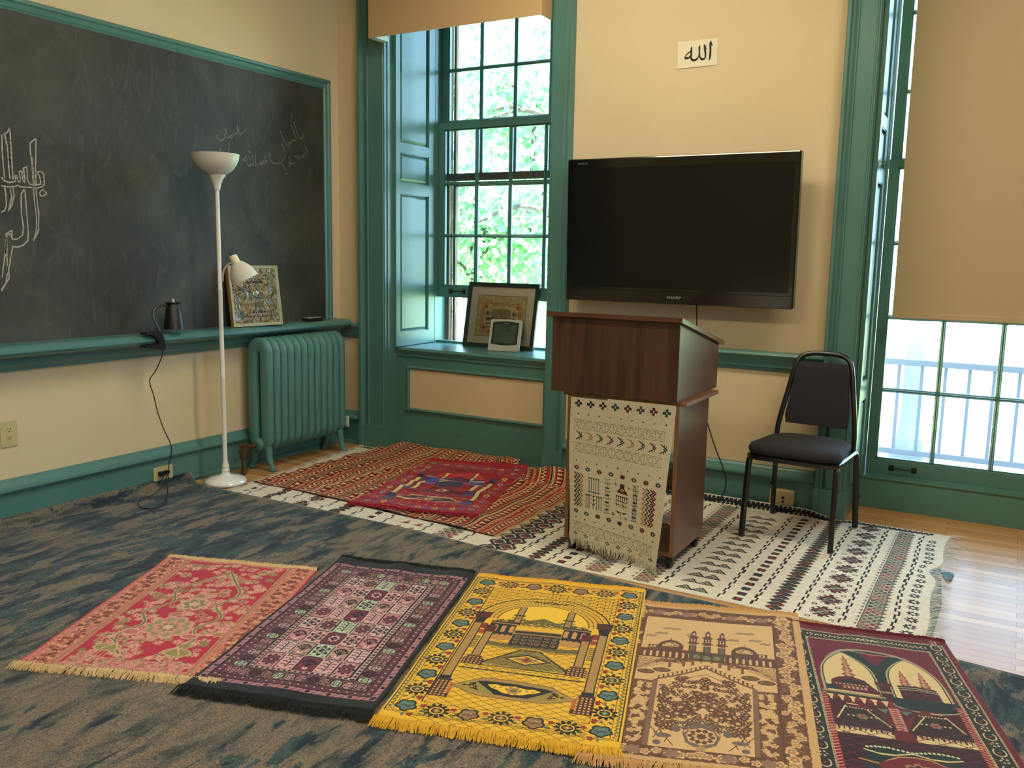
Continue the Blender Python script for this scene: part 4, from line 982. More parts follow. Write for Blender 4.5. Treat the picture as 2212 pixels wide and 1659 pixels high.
def flw(y):
    for i in range(8):
        x = 4+i*6.0; k = (MRN, GRN, MRN, DK, MRN, GRN, MRN, DK)[i]; c.flo(x, y, 1.5, 8, .45, k, asp=.8); c.dia(x, y, .5, .4, (CR, CR, OCH, CR, MRN, CR, OCH, CR)[i])
flw(35.0); flw(12.8)
def zz(x, y0, y1, col):
    n = 14; P = [(x+(.75 if k % 2 else -.75), y0+(y1-y0)*k/n) for k in range(n+1)]
    c.line(P, .65, col)
Y0, Y1 = 15.6, 32.2
for x, k in ((3.6, MRN), (5.2, GRN), (6.8, OCH), (39.6, OCH), (41.4, GRN), (43.2, MRN), (44.6, MRN)): zz(x, Y0, Y1, k)
def trident(x0, x1, y0, y1, n, k):
    for i in range(n):
        x = x0+(x1-x0)*i/(n-1); c.line([(x, y0), (x, y1)], .28, k); c.rect(x-.4, y1-.5, x+.4, y1+.3, k)
trident(11, 15.8, 24.5, 31.2, 5, GRN); c.line([(10.6, 24.2), (16.4, 24.2)], .4, GRN); c.line([(13.4, 24), (13.4, 16.2)], .35, DK)
for y in (18.4, 20.4, 22.4): c.line([(12.2, y+.6), (13.4, y-.4), (14.6, y+.6)], .3, DK)
trident(9.6, 11.4, 16, 22.6, 3, MRN); trident(15.2, 17.4, 16, 22.6, 3, GRN)
for x0, k in ((19.6, MRN), (34.4, GRN)):
    for d in (0, .8, 1.6): c.line([(x0+d, Y0), (x0+d, Y1)], .24, k)
    for y in (17.5, 21, 24.5, 28): c.dia(x0+.8, y, 1.5, .5, DK)
    for y in (15.6, 19.2, 22.8, 26.3, 30, 32.2): c.line([(x0-.9, y+.4), (x0+.8, y), (x0+2.5, y+.4)], .24, k)
c.poly([(25.2, 27.2), (31.6, 27.0), (30.4, 28.4), (29.4, 29.4), (29.2, 31.6), (27, 31.6), (26.8, 29.4)], MRN); c.dia(28.2, 28.7, 1.1, .8, CR); c.dia(28.2, 28.7, .6, .4, MRN)
for x, y, k in ((24.6, 31, GRN), (31.8, 30.4, OCH), (24, 16.4, DK), (31, 15.8, DK)):
    for a in range(4): c.line([(x-.8*math.cos(a*.785), y-.8*math.sin(a*.785)), (x+.8*math.cos(a*.785), y+.8*math.sin(a*.785))], .22, k)
trident(25.4, 31, 23.6, 25.6, 6, DK); c.line([(24.8, 23.4), (31.4, 23.2)], .35, DK)
for i in range(6): c.line([(25.6+i, 20.4), (25.6+i, 22.8)], .24, MRN)
c.line([(25, 21.6), (31.4, 21.4)], .3, MRN)
c.poly([(25, 18.8), (28, 18.2), (31.4, 18.6), (30, 17.2), (28.4, 18.2), (26.8, 17.2)], (110, 70, 50)); c.line([(28.2, 18.2), (28.2, 15.2)], .3, MRN)
for i in range(8):
    x = 4+i*6.1; k = (DK, GRN, OCH, DK, MRN, GRN, OCH, DK)[i]
    for a, b in ((.8, 0), (-.8, 0), (0, .6), (0, -.6)): c.dia(x+a, 1.2+b, .6, .45, k)
def cloth_fn(U, V):
    bx0 = 2.437+(1-V)*.020; bx1 = 2.934-(1-V)**1.2*.040
    x = bx0+(bx1-bx0)*U+.004*np.sin(V*6)*(1-V)
    zb = .098-.060*U
    z = zb+(.7235-zb)*V
    y = -1.2445-(1-V)*(.018+.030*U)-.006*np.sin(U*7+V*3)*(1-V)-.008*np.sin(V*math.pi)-.004*np.sin(U*15-V*5)*(1-V)
    return x, y, z
t = thing('woven_hanging', 'cream woven cloth with small geometric motifs hanging down the front of the lectern', 'wall hanging', (2.68, -1.26, .72))
sheet('cloth', c, cloth_fn, FLATW, t, thick=-.0015)
def ce(t_): a = cloth_fn(np.array(t_), np.array(0.)); return (float(a[0]), float(a[1]), float(a[2])+.002)
fringe('fringe', ce, lambda t_: (0, 0, -1), 260, .052, mat('cream_fringe', (206, 194, 164), .9), t, jitter=.35, width=.0013, down=True, tuft=22)

# ================================================================== CARPET AND RUGS
def sstep(a, b, x): t = np.clip((x-a)/(b-a), 0, 1); return t*t*(3-2*t)
EX = [.02, .12, .24, .43, .83, 1.5, 2.25, 2.95, 3.5, 4.08, 4.27, 6.2]; EY = [-1.36, -1.392, -1.414, -1.416, -1.402, -1.407, -1.450, -1.512, -1.520, -1.546, -1.566, -1.64]
def carpet_mat():
    m = bpy.data.materials.new('streaked_blue_carpet'); m.use_nodes = True; nt = m.node_tree; b = nt.nodes['Principled BSDF']; N = nt.nodes.new; K = nt.links.new
    tc = N('ShaderNodeTexCoord')
    sn = N('ShaderNodeVectorMath'); sn.operation = 'SNAP'; sn.inputs[1].default_value = (.0045, .0045, 1); K(tc.outputs['Object'], sn.inputs[0])
    def noise(scale, xyz, detail, dist=0, off=(0, 0, 0), src=None, rough=.6):
        mp = N('ShaderNodeMapping'); mp.inputs['Scale'].default_value = xyz; mp.inputs['Location'].default_value = off; K((src or sn).outputs[0] if src is None else src.outputs['Object'], mp.inputs[0])
        n = N('ShaderNodeTexNoise'); n.inputs['Scale'].default_value = scale; n.inputs['Detail'].default_value = detail; n.inputs['Distortion'].default_value = dist; n.inputs['Roughness'].default_value = rough
        K(mp.outputs[0], n.inputs['Vector']); return n
    def ramp(src, stops):
        r = N('ShaderNodeValToRGB'); r.color_ramp.interpolation = 'LINEAR'; e = r.color_ramp.elements
        while len(e) < len(stops): e.new(.5)
        for q, (p, c) in zip(e, stops): q.position = p; q.color = (*S2L(c), 1)
        K(src.outputs['Fac'], r.inputs['Fac']); return r
    def mixc(f, a, c):
        x = N('ShaderNodeMix'); x.data_type = 'RGBA'; K(f, x.inputs['Factor']); K(a, x.inputs['A']); K(c, x.inputs['B']); return x
    n1 = noise(1.5, (8.5, 2.6, 1), 9, .5, rough=.66)
    n2 = noise(1.2, (9, 2.6, 1), 9, .6, (5.3, 2.1, 0), rough=.7)
    n3 = noise(.55, (1.3, .9, 1), 2, 0, (1.7, 9.1, 0))
    base = ramp(n2, [(.36, (70, 70, 66)), (.44, (104, 102, 94)), (.50, (134, 120, 104)), (.56, (148, 128, 106)), (.63, (108, 104, 96))])
    blue = ramp(n2, [(.38, (34, 42, 54)), (.46, (40, 54, 66)), (.53, (62, 88, 88)), (.58, (84, 100, 96)), (.64, (38, 48, 62))])
    msk = N('ShaderNodeMath'); msk.operation = 'MULTIPLY_ADD'; K(n3.outputs['Fac'], msk.inputs[0]); msk.inputs[1].default_value = .55; K(n1.outputs['Fac'], msk.inputs[2])
    mk = N('ShaderNodeMapRange'); mk.inputs['From Min'].default_value = .775; mk.inputs['From Max'].default_value = .80; K(msk.outputs[0], mk.inputs['Value'])
    c = mixc(mk.outputs[0], base.outputs['Color'], blue.outputs['Color'])
    nf = noise(170, (1, 1, 1), 2, src=tc); fr = N('ShaderNodeMapRange'); fr.inputs['From Min'].default_value = .3; fr.inputs['From Max'].default_value = .7; fr.inputs['To Min'].default_value = .28; fr.inputs['To Max'].default_value = .98; K(nf.outputs['Fac'], fr.inputs['Value'])
    sc_ = N('ShaderNodeVectorMath'); sc_.operation = 'SCALE'; K(c.outputs['Result'], sc_.inputs[0]); K(fr.outputs[0], sc_.inputs['Scale']); K(sc_.outputs[0], b.inputs['Base Color'])
    b.inputs['Roughness'].default_value = .95; b.inputs['Specular IOR Level'].default_value = .15; b.inputs['Sheen Weight'].default_value = .15
    bp = N('ShaderNodeBump'); bp.inputs['Strength'].default_value = .7; bp.inputs['Distance'].default_value = .003; K(nf.outputs['Fac'], bp.inputs['Height']); K(bp.outputs[0], b.inputs['Normal'])
    return m
cp = thing('area_carpet', 'large blue and taupe streaked carpet covering the floor under the row of prayer rugs', 'carpet', (3, -3.5, 0))
nx_, ny_ = 300, 160
U, V = np.meshgrid(np.linspace(0, 1, nx_+1), np.linspace(0, 1, ny_+1))
X = .022+U**1.15*(6.2-.022); yt = np.interp(X, EX, EY); Y = -6.6+(yt+6.6)*V**.7
curl = .046*np.clip(1-(X-.022)/.13, 0, 1)**2
Z = .012+curl+.0016*np.sin(X*7+Y*3)*np.sin(Y*5-X*2)+.0008
co = np.stack([X, Y, Z], -1).reshape(-1, 3); idx = np.arange(len(co)).reshape(ny_+1, nx_+1)
q = np.stack([idx[:-1, :-1], idx[:-1, 1:], idx[1:, 1:], idx[1:, :-1]], -1).reshape(-1, 4)
ring = idx[-1, :]; low = co[ring].copy(); low[:, 2] = np.maximum(.0042, low[:, 2]-.009); n0 = len(co); co = np.concatenate([co, low]); k_ = len(ring)
q = np.concatenate([q, np.stack([ring[:-1], ring[1:], n0+np.arange(1, k_), n0+np.arange(k_-1)], -1)])
me = bpy.data.meshes.new('pile'); me.from_pydata(co.tolist(), [], q.tolist()); me.polygons.foreach_set('use_smooth', [True]*len(q)); me.materials.append(carpet_mat()); me.update()
link('pile', me, cp)
ce_ = [tuple(v) for v in co[ring]]
MB().tube([(x, y+.001, z-.003) for x, y, z in ce_], .0035, 6).build('edge_binding', mat('pale_grey_binding', (150, 144, 132), .9), cp, smooth=True)

# --- white kilim ---------------------------------------------------
KC = (214, 206, 188); KD = (40, 37, 34); KR = (150, 34, 34); KG = (48, 62, 50); KM = (98, 34, 40); GY = (104, 100, 90)
W_, H_ = 365.5, 140
c = Cv(W_, H_, .4, KC); c.speck(0, 0, W_, H_, [(208, 199, 180), (219, 212, 196), (212, 202, 178)], 1.2, .5, 8)
kx = lambda x: (x-.30)*100
def wline(x, y0=2, y1=132, sd=0):
    P = []; y = y0; k = 0; rg = random.Random(sd+int(x*100))
    while y < y1: P.append((kx(x)+(.55 if k % 2 else -.55)+rg.uniform(-.2, .2), y)); y += 3.6; k += 1
    for a, b in zip(P[:-1], P[1:]): c.line([a, (a[0], b[1])], .85, KD); c.line([(a[0], b[1]), b], .6, KD)
for x in (.46, .755, 1.03, 1.245, 1.457, 1.70, 1.95, 2.265, 2.43, 2.56, 2.765, 2.964, 3.212, 3.342, 3.509, 3.677, 3.843): wline(x, 3, 133)
def sflo(x, y, col): c.flo(kx(x), y, 2.3, 4, .35, KD, rot=.785); c.flo(kx(x), y, 1.9, 8, .5, KD); c.dia(kx(x), y, 1.3, 1.1, col)
for x in (.40, 1.36, 2.49, 3.28):
    for i in range(21): sflo(x, 5+i*6.3, (KR, KG, KM)[(i*2) % 3])
for i in range(19): c.flo(kx(3.897), 6+i*6.6, 2.5, 8, .5, (52, 50, 56)); c.dia(kx(3.897), 6+i*6.6, 1.0, .9, KC)
def zig(x, w, seed=0):
    x0 = kx(x); n = 34; st = 133/n
    P = [(x0-w*100/2, 0)]
    for i in range(n):
        y = 2+i*st; col = (KR, KG, KR, KG, KM)[i % 5]
        c.dia(x0, y+st/2, w*50*1.18, st*.85, KD)
    for i in range(n):
        y = 2+i*st; s_ = w*22*(1 if i % 2 else -1)
        for d in (-1, 1):
            c.line([(x0-w*48, y+d*1.0), (x0+s_*.2, y+st*.55+d*.9), (x0+w*48, y+d*1.0)], .35, GY if d > 0 else (170, 164, 146))
        c.dia(x0+s_*.9, y+st*.5, w*17, st*.34, (KR, KG, KR, KG, KM)[(i//2) % 5])
for x, w in ((.63, .060), (1.14, .070), (2.36, .060), (3.425, .062)): zig(x, w)
def lattice(x, w, n=2):
    x0, x1 = kx(x)-w*50, kx(x)+w*50; c.rect(x0, 2, x1, 134, (104, 102, 94)); nc = n; cw = (x1-x0)/nc; ch_ = cw*1.05; y = 2+ch_/2; r = 0
    while y < 134:
        for j in range(nc+1 if r % 2 else nc):
            cx = x0+(j if r % 2 else j+.5)*cw
            c.dia(cx, y, cw*.50, ch_*.50, (176, 170, 152)); c.dia(cx, y, cw*.42, ch_*.42, (70, 68, 62)); c.dia(cx, y, cw*.32, ch_*.32, (168, 160, 142)); c.dia(cx, y, cw*.25, ch_*.25, (KR, KR, KG, KG)[(r//2) % 4])
        y += ch_/2; r += 1
    c.line([(x0, 2), (x0, 134)], .4, KC)
lattice(1.84, .085, 2); lattice(2.655, .075, 2); lattice(2.875, .078, 2); lattice(3.765, .068, 2)
c.frame(kx(3.731), 2, kx(3.799), 134, .4, (90, 88, 80))
# big lattice of stepped hexagons
x0 = kx(2.085); x1 = kx(2.215)
for i in range(14):
    y = 4+i*9.6
    for s_, xx_ in ((0, x0+3.2), (4.8, x0+9.6)):
        yy = y+s_
        c.flo(xx_, yy, 5.2, 4, .22, KD, rot=0); c.dia(xx_, yy, 4.4, 5.0, (66, 64, 64))
        for k in range(4): c.line([(xx_-3.6+k*.6, yy-.2+k), (xx_, yy+3.8-k*.3), (xx_+3.6-k*.6, yy-.2+k)], .35, (198, 192, 178))
        for k in range(3): c.line([(xx_-3.6+k*.7, yy-k), (xx_, yy-3.9+k*.4), (xx_+3.6-k*.7, yy-k)], .35, (198, 192, 178))
        c.rect(xx_-1.5, yy-1.3, xx_+1.5, yy+1.3, KD); c.rect(xx_-1.15, yy-1.0, xx_+1.15, yy+1.0, KR if s_ else KM)
def bigdia(x, y):
    X0 = kx(x)
    for k in range(14):
        a = 2*math.pi*k/14; px_ = 4.6*math.copysign(abs(math.cos(a))**1.3, math.cos(a)); py_ = 5.2*math.copysign(abs(math.sin(a))**1.3, math.sin(a)); c.rect(X0+px_-.5, y+py_-.45, X0+px_+.5, y+py_+.45, KD)
    c.dia(X0, y, 4.7, 5.3, KD); c.dia(X0, y, 4.0, 4.5, KM); c.dia(X0, y, 2.9, 3.3, KD); c.dia(X0, y, 2.5, 2.8, (150, 144, 124)); c.dia(X0, y, 1.9, 2.2, KG); c.line([(X0-2.5, y-2.5), (X0+2.5, y+2.5)], .4, (186, 180, 160))
    for s_ in (-1, 1): c.frame(X0+s_*4.4-1, y-6.8-.8, X0+s_*4.4+1, y-6.8+.9, .3, KD); c.line([(X0+s_*4.4-1, y-6.8), (X0+s_*4.4+1, y-6.8)], .25, KD)
for i in range(10): bigdia(3.598, 10+i*13.4)
for i in range(10): bigdia(.893, 8+i*13.4)
def peaks(x, y, w):       # paired stepped mountains
    X0 = kx(x)-w*50
    for s_ in (0, 1):
        a = X0+s_*w*50; b = a+w*50
        c.poly([(a-.6, y), (b+.6, y), ((a+b)/2, y+5.2)], KD)
        for k in range(5): c.rect(a+k*.72-.5, y+k*.95, a+k*.72+.3, y+k*.95+.55, KD); c.rect(b-k*.72-.3, y+k*.95, b-k*.72+.5, y+k*.95+.55, KD)
        for k, cc in ((.75, (176, 170, 148)), (1.25, KD), (1.75, (176, 170, 148)), (2.2, KG)): c.poly([(a+k*1.2, y+.5), (b-k*1.2, y+.5), ((a+b)/2, y+5.0-k*1.25)], cc)
for i in range(15): peaks(3.090, 4+i*8.3, .135)
for i in range(17):
    for d in (-.04, .04):
        X0 = kx(1.60+d)
        for k, cc in ((0, KD), (.5, KC), (.9, KR)): c.poly([(X0-3.2+k, 4+i*7.6+k*.3), (X0+3.2-k, 4+i*7.6+k*.3), (X0+1.2, 9+i*7.6-k*1.5)], cc)
# stepped border along the far edge
for i in range(150):
    x = 1+i*2.45
    if x > 358: break
    for k, (a, b) in enumerate(((0, 136.2), (1.22, 137.6))): c.flo(x+a, b, 1.35, 4, .45, (36, 34, 38), rot=.785); c.rect(x+a-.35, b-1.5, x+a+.35, b+1.5, (36, 34, 38))
def hw(x, y):
    lip = .040*sstep(2.15, 2.6, x)*(1-sstep(3.25, 3.46, x))
    z = .0042+lip*sstep(-.13, -.052, y)**1.0
    wr = np.clip(np.sin(y*46+np.sin(x*5.5)*1.3+x*1.5), -.15, 1)*.0075*(1-sstep(1.3, 2.0, x))*sstep(-1.395, -1.33, y)*(1-sstep(-.5, -.2, y))
    wr2 = np.clip(np.sin(x*13+y*9)*np.sin(y*17-x*4), 0, 1)*.0035*sstep(3.0, 3.3, x)*sstep(-1.3, -1.2, y)*(1-sstep(-.3, -.2, y))
    return z+np.maximum(wr, 0)+wr2
def kil_fn(U, V):
    x = .30+U*3.655; yt_ = -.056+.042*sstep(3.40, 3.50, x); y = -1.45+(yt_+1.45)*V
    x = x+np.exp(-U*14)*(.10-.15*V); 
    x = x+.010*np.sin(y*9+.5)*sstep(.93, 1, U)-.05*np.exp(-((y+.62)/.09)**2)*sstep(.965, 1, U)
    z = hw(x, y); return x, y, z
kl = thing('white_kilim', 'long cream kilim with black, red and green motif stripes, under the chair and lectern', 'kilim', (2.1, -.75, 0))
sheet('kilim_cloth', c, kil_fn, FLATW, kl, thick=.003)
CFR = mat('cream_kilim_fringe', (210, 202, 186), .9)
def ke(u): return lambda t_: tuple(float(v)+(0, 0, .001)[i] for i, v in enumerate(kil_fn(np.array(float(u)), np.array(float(t_)))))
fringe('fringe', ke(1), lambda t_: (1, .05, 0), 330, .085, CFR, kl, jitter=1.5, width=.0016, zlift=.012, zend=.003, tuft=26)
fringe('fringe', ke(0), lambda t_: (-1, -.1, 0), 330, .060, CFR, kl, jitter=1.6, width=.0016, zlift=.012, zend=.003, tuft=30, seed=8)

# teal mat peeking out beyond the kilim's right end
tm = thing('thin_teal_mat', 'thin teal mat edge sticking out from under the right end of the cream kilim', 'mat', (3.95, -.9, 0))
TM = mat('teal_mat_cloth', (72, 104, 112), .9, noise=.1, nscale=60)
MB().prism([(3.55, -1.35), (3.985, -1.35), (3.990, -1.0), (3.955, -.56), (3.70, -.56)], 'z', .0004, .0030).build('mat_sheet', TM, tm)
MB().prism([(3.985, -.72), (4.005, -.70), (4.010, -.62), (3.99, -.60), (3.96, -.62)], 'z', .0004, .009).build('folded_corner', TM, tm)

# --- red striped kilim ----------------------------------------------
RM = (104, 26, 26); RB = (150, 52, 36); RO = (178, 88, 52); RC = (216, 186, 140); RK = (40, 24, 24); RP = (140, 34, 40)
c = Cv(170, 125, .42, RB)
for k in range(-1, 9):
    o = 2+k*21.6
    c.rect(o, 0, o+5.2, 125, RM)
    for i in range(31): y = i*4.1; c.poly([(o+.6, y+.3), (o+.6, y+3.1), (o+4.6, y+1.7)], RC)
    for i, (a, b, cc) in enumerate(((5.2, .5, RC), (5.7, .9, RO), (6.6, .5, RC), (7.1, 2.2, RB), (9.3, .4, RO), (9.7, .5, RC), (10.2, .9, RB), (11.0, 3.4, RP), (14.4, .9, RB), (15.2, .4, RC), (15.6, 1.4, RB), (17.0, .5, RC), (17.5, 1.1, RK), (18.6, .5, RC), (19.1, .7, RK), (19.8, .5, RC), (20.3, 1.3, RB))): c.rect(o+a, 0, o+a+b, 125, cc)
    c.speck(max(0, o+7.2), 0, o+9.2, 125, [RM, RO], .5, .5, k+3) if o+7.2 > 0 else None
    for i in range(36):
        y = i*3.5
        c.poly([(o+11.3, y+.4), (o+12.7, y+1.7), (o+11.3, y+3.1)], RK); c.poly([(o+14.2, y-1.3), (o+12.8, y), (o+14.2, y+1.4)], RK)
        c.line([(o+11.2, y), (o+14.3, y+1.75), (o+11.2, y+3.5)], .75, RC)
c.rect(0, 0, 170, .9, (60, 30, 28))
def ytop(x): return -.068+.150*sstep(.430, .475, x)*(1-sstep(1.60, 1.648, x))
def rk_xy(U, V):
    x = .362+U*1.692; y = -1.185-.085*U+.02*np.sin(U*9)*0; yt_ = ytop(x); y = y+(yt_-y)*V
    t_ = np.clip((y+.42)/.45, 0, 1); x2 = x-.17*t_**2*sstep(.9, 1.7, x)*(1-sstep(1.95, 2.05, x)*.3)+.03*(V)*(1-sstep(.3, .8, x))
    return x2, y
def rk_z(x, y):
    bump_ = .010*np.clip(np.sin(x*9+y*14)*np.sin(x*3-y*8+1), 0, 1)+.004*np.clip(np.sin(y*19+x*5), 0, 1)
    back = .034*sstep(-.16, .06, y)*(.75+.25*np.sin(x*15))
    side = .040*sstep(-.26, -.08, y)*sstep(1.55, 1.75, x)
    fold = .016*np.exp(-((y+.30+.12*(x-1.4))/.05)**2)*sstep(1.25, 1.6, x)
    return hw(x, y)+.0045+bump_+back+side*(1-sstep(0, .02, y))+fold
rk = thing('red_striped_kilim', 'red, maroon and cream striped kilim in front of the window, under the small crimson rug', 'kilim', (1.2, -.6, 0))
def rk_fn(U, V): x, y = rk_xy(U, V); return x, y, rk_z(x, y)
sheet('kilim_cloth', c, rk_fn, FLATW, rk, thick=.004)
def re_(u): return lambda t_: tuple(float(v) for v in rk_fn(np.array(float(u)), np.array(float(t_)*.97)))
fringe('fringe', re_(1), lambda t_: (1, -.2, 0), 420, .042, mat('tan_kilim_fringe', (200, 160, 104), .9), rk, jitter=.7, width=.0014, zlift=.006, zend=.006, tuft=40)
fringe('fringe', re_(0), lambda t_: (-1, -.1, 0), 300, .030, CFR, rk, jitter=1.0, width=.0014, zlift=.006, zend=.006, tuft=30, seed=5)

# --- prayer rugs ---------------------------------------------------
def quad_fn(P, zf):
    P = [np.array(p) for p in P]
    def fn(U, V):
        x = (1-U)*(1-V)*P[0][0]+U*(1-V)*P[1][0]+U*V*P[2][0]+(1-U)*V*P[3][0]
        y = (1-U)*(1-V)*P[0][1]+U*(1-V)*P[1][1]+U*V*P[2][1]+(1-U)*V*P[3][1]
        return x, y, zf(x, y, U, V)
    return fn
def waves(base, amp=.0035, top=0., bot=0.):
    def f(x, y, U, V):
        z = base+amp*(.5+.5*np.sin(x*11+y*5)*np.sin(y*9-x*4+1.1))+amp*.5*np.sin(x*23-y*17)*.5
        z = z+top*np.clip(np.sin(U*15+.8), 0, 1)*sstep(.86, 1, V)+bot*np.clip(np.sin(U*12+2), 0, 1)*(1-sstep(0, .12, V))
        return z
    return f
def rug(name, label, P, cv, zf, fr_mat, flen, edge, n=520, top=True, bot=True, zend=.016, jit=.8, wid=.0016):
    t = thing(name, label, 'prayer rug', (sum(p[0] for p in P)/4, sum(p[1] for p in P)/4, .012))
    fn = quad_fn(P, zf); sheet('woven_field', cv, fn, PILE, t, thick=.006, edge=edge)
    up = (Vector((*P[3], 0))-Vector((*P[0], 0))).normalized()
    def ed(v): return lambda t_: tuple(float(a) for a in fn(np.array(float(t_)), np.array(float(v))))
    if top: fringe('fringe', ed(1), lambda t_: up, n, flen, fr_mat, t, jitter=jit, width=wid, zlift=.014, zend=zend, seed=11)
    if bot: fringe('fringe', ed(0), lambda t_: -up, n, flen*1.05, fr_mat, t, jitter=jit, width=wid, zlift=.014, zend=zend, seed=23)
    return t

def mosque(c, p, red=False):
    # pictorial niche: brick arch, columns, black cube, tiled court. drawn on the left and mirrored
    ax_ = 34.85
    c.rect(9.8, 11, 59.9, 104, p['bg'])
    for r in range(int((104-77)/1.5)+1):
        y = 77+r*1.5; c.line([(9.9, y), (ax_, y)], .22, p['brick'])
        for k in range(9): c.line([(10+k*3+(1.5 if r % 2 else 0), y), (10+k*3+(1.5 if r % 2 else 0), y+1.5)], .2, p['brick'])
    cx, cy = ax_, 75
    c.ell(cx, cy, 24.8, 23.5, p['brick'], a0=0); c.ell(cx, cy, 24.4, 23.1, p['bg'], a0=0)
    for k in range(4):
        rx = 24.4-k*1.9; ry = 23.1-k*1.75; c.ell(cx, cy, rx, ry, p['brick'], a0=0); c.ell(cx, cy, rx-.3, ry-.3, p['bg'], a0=0)
    for k in range(26):
        a = math.pi/2+k*math.pi/2/25; c.line([(cx+17*math.cos(a), cy+16.3*math.sin(a)), (cx+24.4*math.cos(a), cy+23.1*math.sin(a))], .2, p['brick'])
    c.ell(cx, cy, 17, 16.3, p['dark'], a0=0); c.ell(cx, cy, 16.6, 15.9, p['sky'], a0=0); c.rect(10.3, 58, ax_, 75.2, p['bg'])
    for k in range(3): c.line([(ax_-9+k*3, 94.2-k*.3), (ax_-7+k*3, 95.2-k*.3), (ax_-5+k*3, 94.4-k*.3)], .6, p['dark'])
    c.dia(ax_, 94.8, 3.2, 1.2, p['dark']); c.dia(ax_, 94.8, 1.5, .5, p['sky'])
    # skyline
    c.poly([(18, 72), (18, 74.5), (22, 75.2), (26, 77), (30, 76.5), (34.85, 79.5), (34.85, 72)], p['hill'])
    c.speck(19, 70, 34, 76, [p['hill'], p['bg'], p['dark']], .7, .35, 6) if not red else None
    if red: c.rect(18, 70, ax_, 74, p['base'])
    c.rect(24.3, 72, 27.0, 88, p['dark']); c.rect(24.7, 74, 26.6, 88.5, p['shaft']); c.rect(23.4, 79.4, 27.8, 80.4, p['dark']); c.rect(23.0, 77.0, 28.2, 77.9, p['hill'])
    # flanking arcades
    c.rect(16.6, 62, 26.2, 73.5, p['dark'] if not red else p['blue']); c.rect(16.6, 71.6, 26.2, 72.5, p['shaft'])
    for x in (18.2, 21.2, 24.2): c.rect(x, 65, x+1.7, 69, p['arc']); c.ell(x+.85, 69, .85, 1.5, p['arc'])
    c.rect(16.6, 58.3, 26.2, 63.2, p['arc2']); 
    for k in range(5): c.dia(17.6+k*2, 63.2, .9, .9, p['dark'])
    c.ell(14.8, 68.5, 1.3, 2.4, p['red']); c.rect(13.6, 62.5, 16, 65.5, p['red2']); c.rect(13.8, 50, 15.6, 60, p['hill'])
    for k in range(6): c.rect(14.0, 50.6+k*1.6, 15.4, 51.2+k*1.6, p['bg'])
    # cube
    c.poly([(26.2, 55.5), (ax_, 55.2), (ax_, 67.4), (26.6, 67.2)], p['cube'])
    c.rect(26.6, 64.0, ax_, 65.3, p['band']); c.rect(26.5, 67.0, ax_, 67.8, p['shaft'])
    if red: c.rect(26.6, 66.0, ax_, 66.8, p['band'])
    for j in range(3):
        for k in range(3): 
            x = 27.4+k*2.7; y = 56.6+j*2.5; c.line([(x, y+1.4), (x+.4, y), (x+1.6, y+.2), (x+1.6, y+1.3)], .4, p['script']); c.rect(x+.7, y+.9, x+1.1, y+1.6, p['script'])
    # low wall around the cube
    c.poly([(17.5, 57), (26, 55.4), (34.85, 55.1), (34.85, 52.6), (26, 51.6), (19, 53)], p['hill']); c.line([(17.5, 56), (19, 53.4), (26, 52.4), (34.85, 53.4)], .5, p['bg']); c.line([(17.5, 57), (26, 55.3), (34.85, 55)], .35, p['dark'])
    # far carpet
    c.poly([(20.5, 39.6), (31.4, 51.2), (34.85, 51.6), (34.85, 38.6)], p['court'])
    for k in range(7): c.line([(20.5+k*2.1, 39.6), (34.85, 51-k*1.6)], .2, p['dark'])
    for k in range(6): c.line([(22.2+k*1.9, 41.3+k*1.9), (34.85, 40+k*2.0)], .2, p['dark'])
    c.line([(20.0, 39.5), (31.2, 51.6), (34.85, 52.0)], .75, p['dark'])
    c.dia(ax_, 45.2, 8.2, 4.2, p['dark']); c.dia(ax_, 45.2, 6.4, 3.2, p['bg']); c.dia(ax_, 45.2, 4.6, 2.4, p['shaft']); c.flo(ax_, 45.2, 1.6, 4, .4, p['red'])
    # steps
    c.rect(14.4, 35.2, ax_, 38.6, p['bg']); c.rect(14.4, 38.2, ax_, 38.8, p['dark']); c.rect(14.4, 34.8, ax_, 35.7, p['dark'])
    for k in range(9): c.rect(16+k*2.2, 36.8, 17.4+k*2.2, 37.15, p['hill'])
    # tiled court
    c.rect(9.9, 11.2, ax_, 34.8, p['bg'])
    for k in range(-8, 14): c.line([(9.9, 11.2+k*3.0), (ax_, 11.2+k*3.0+15)], .22, p['lat']); c.line([(9.9, 26.2+k*3.0), (ax_, 11.2+k*3.0)], .22, p['lat'])
    for j in range(8):
        for k in range(6): c.dia(12.4+k*5.0, 12.7+j*3.0, .9, .5, p['latdot'])
    c.poly([(15.5, 22.4), (23.8, 29.6), (34.85, 30.2), (34.85, 18.4), (24.5, 18.6)], p['shaft']); c.speck(18, 20, 34.5, 29, [p['hill'], p['shaft'], p['court']], .5, .0, 3)
    c.line([(15.5, 22.4), (23.8, 29.6), (34.85, 30.2)], .4, p['hill']); c.line([(15.5, 22.4), (24.5, 18.6), (34.85, 18.4)], .4, p['hill'])
    c.poly([(17.5, 23.0), (24, 28.0), (34.85, 28.8), (34.85, 19.8), (25, 20.2)], p['court']); 
    c.poly([(18.6, 23.6), (22.6, 26.4), (24.2, 21.4)], p['dark']); c.speck(20.2, 22.6, 23.4, 25, [p['bg']], .4, .25, 2)
    c.poly([(22.6, 27.0), (26, 27.8), (34.85, 28.2), (34.85, 20.2), (29.8, 20.4)], p['dark'])
    c.poly([(26.4, 25.6), (29, 26.6), (31, 26), (34.85, 26.8), (34.85, 21.6), (31.6, 22.2), (30, 23.4), (28.2, 24.0)], p['sky'] if not red else p['red2']); c.flo(ax_, 24.2, 2.6, 6, .4, p['shaft']); c.ell(ax_, 24.2, 1.0, .8, p['hill'])
    for k in range(3): c.ell(28.8+k*1.9, 24.9, .6, .5, p['shaft'])
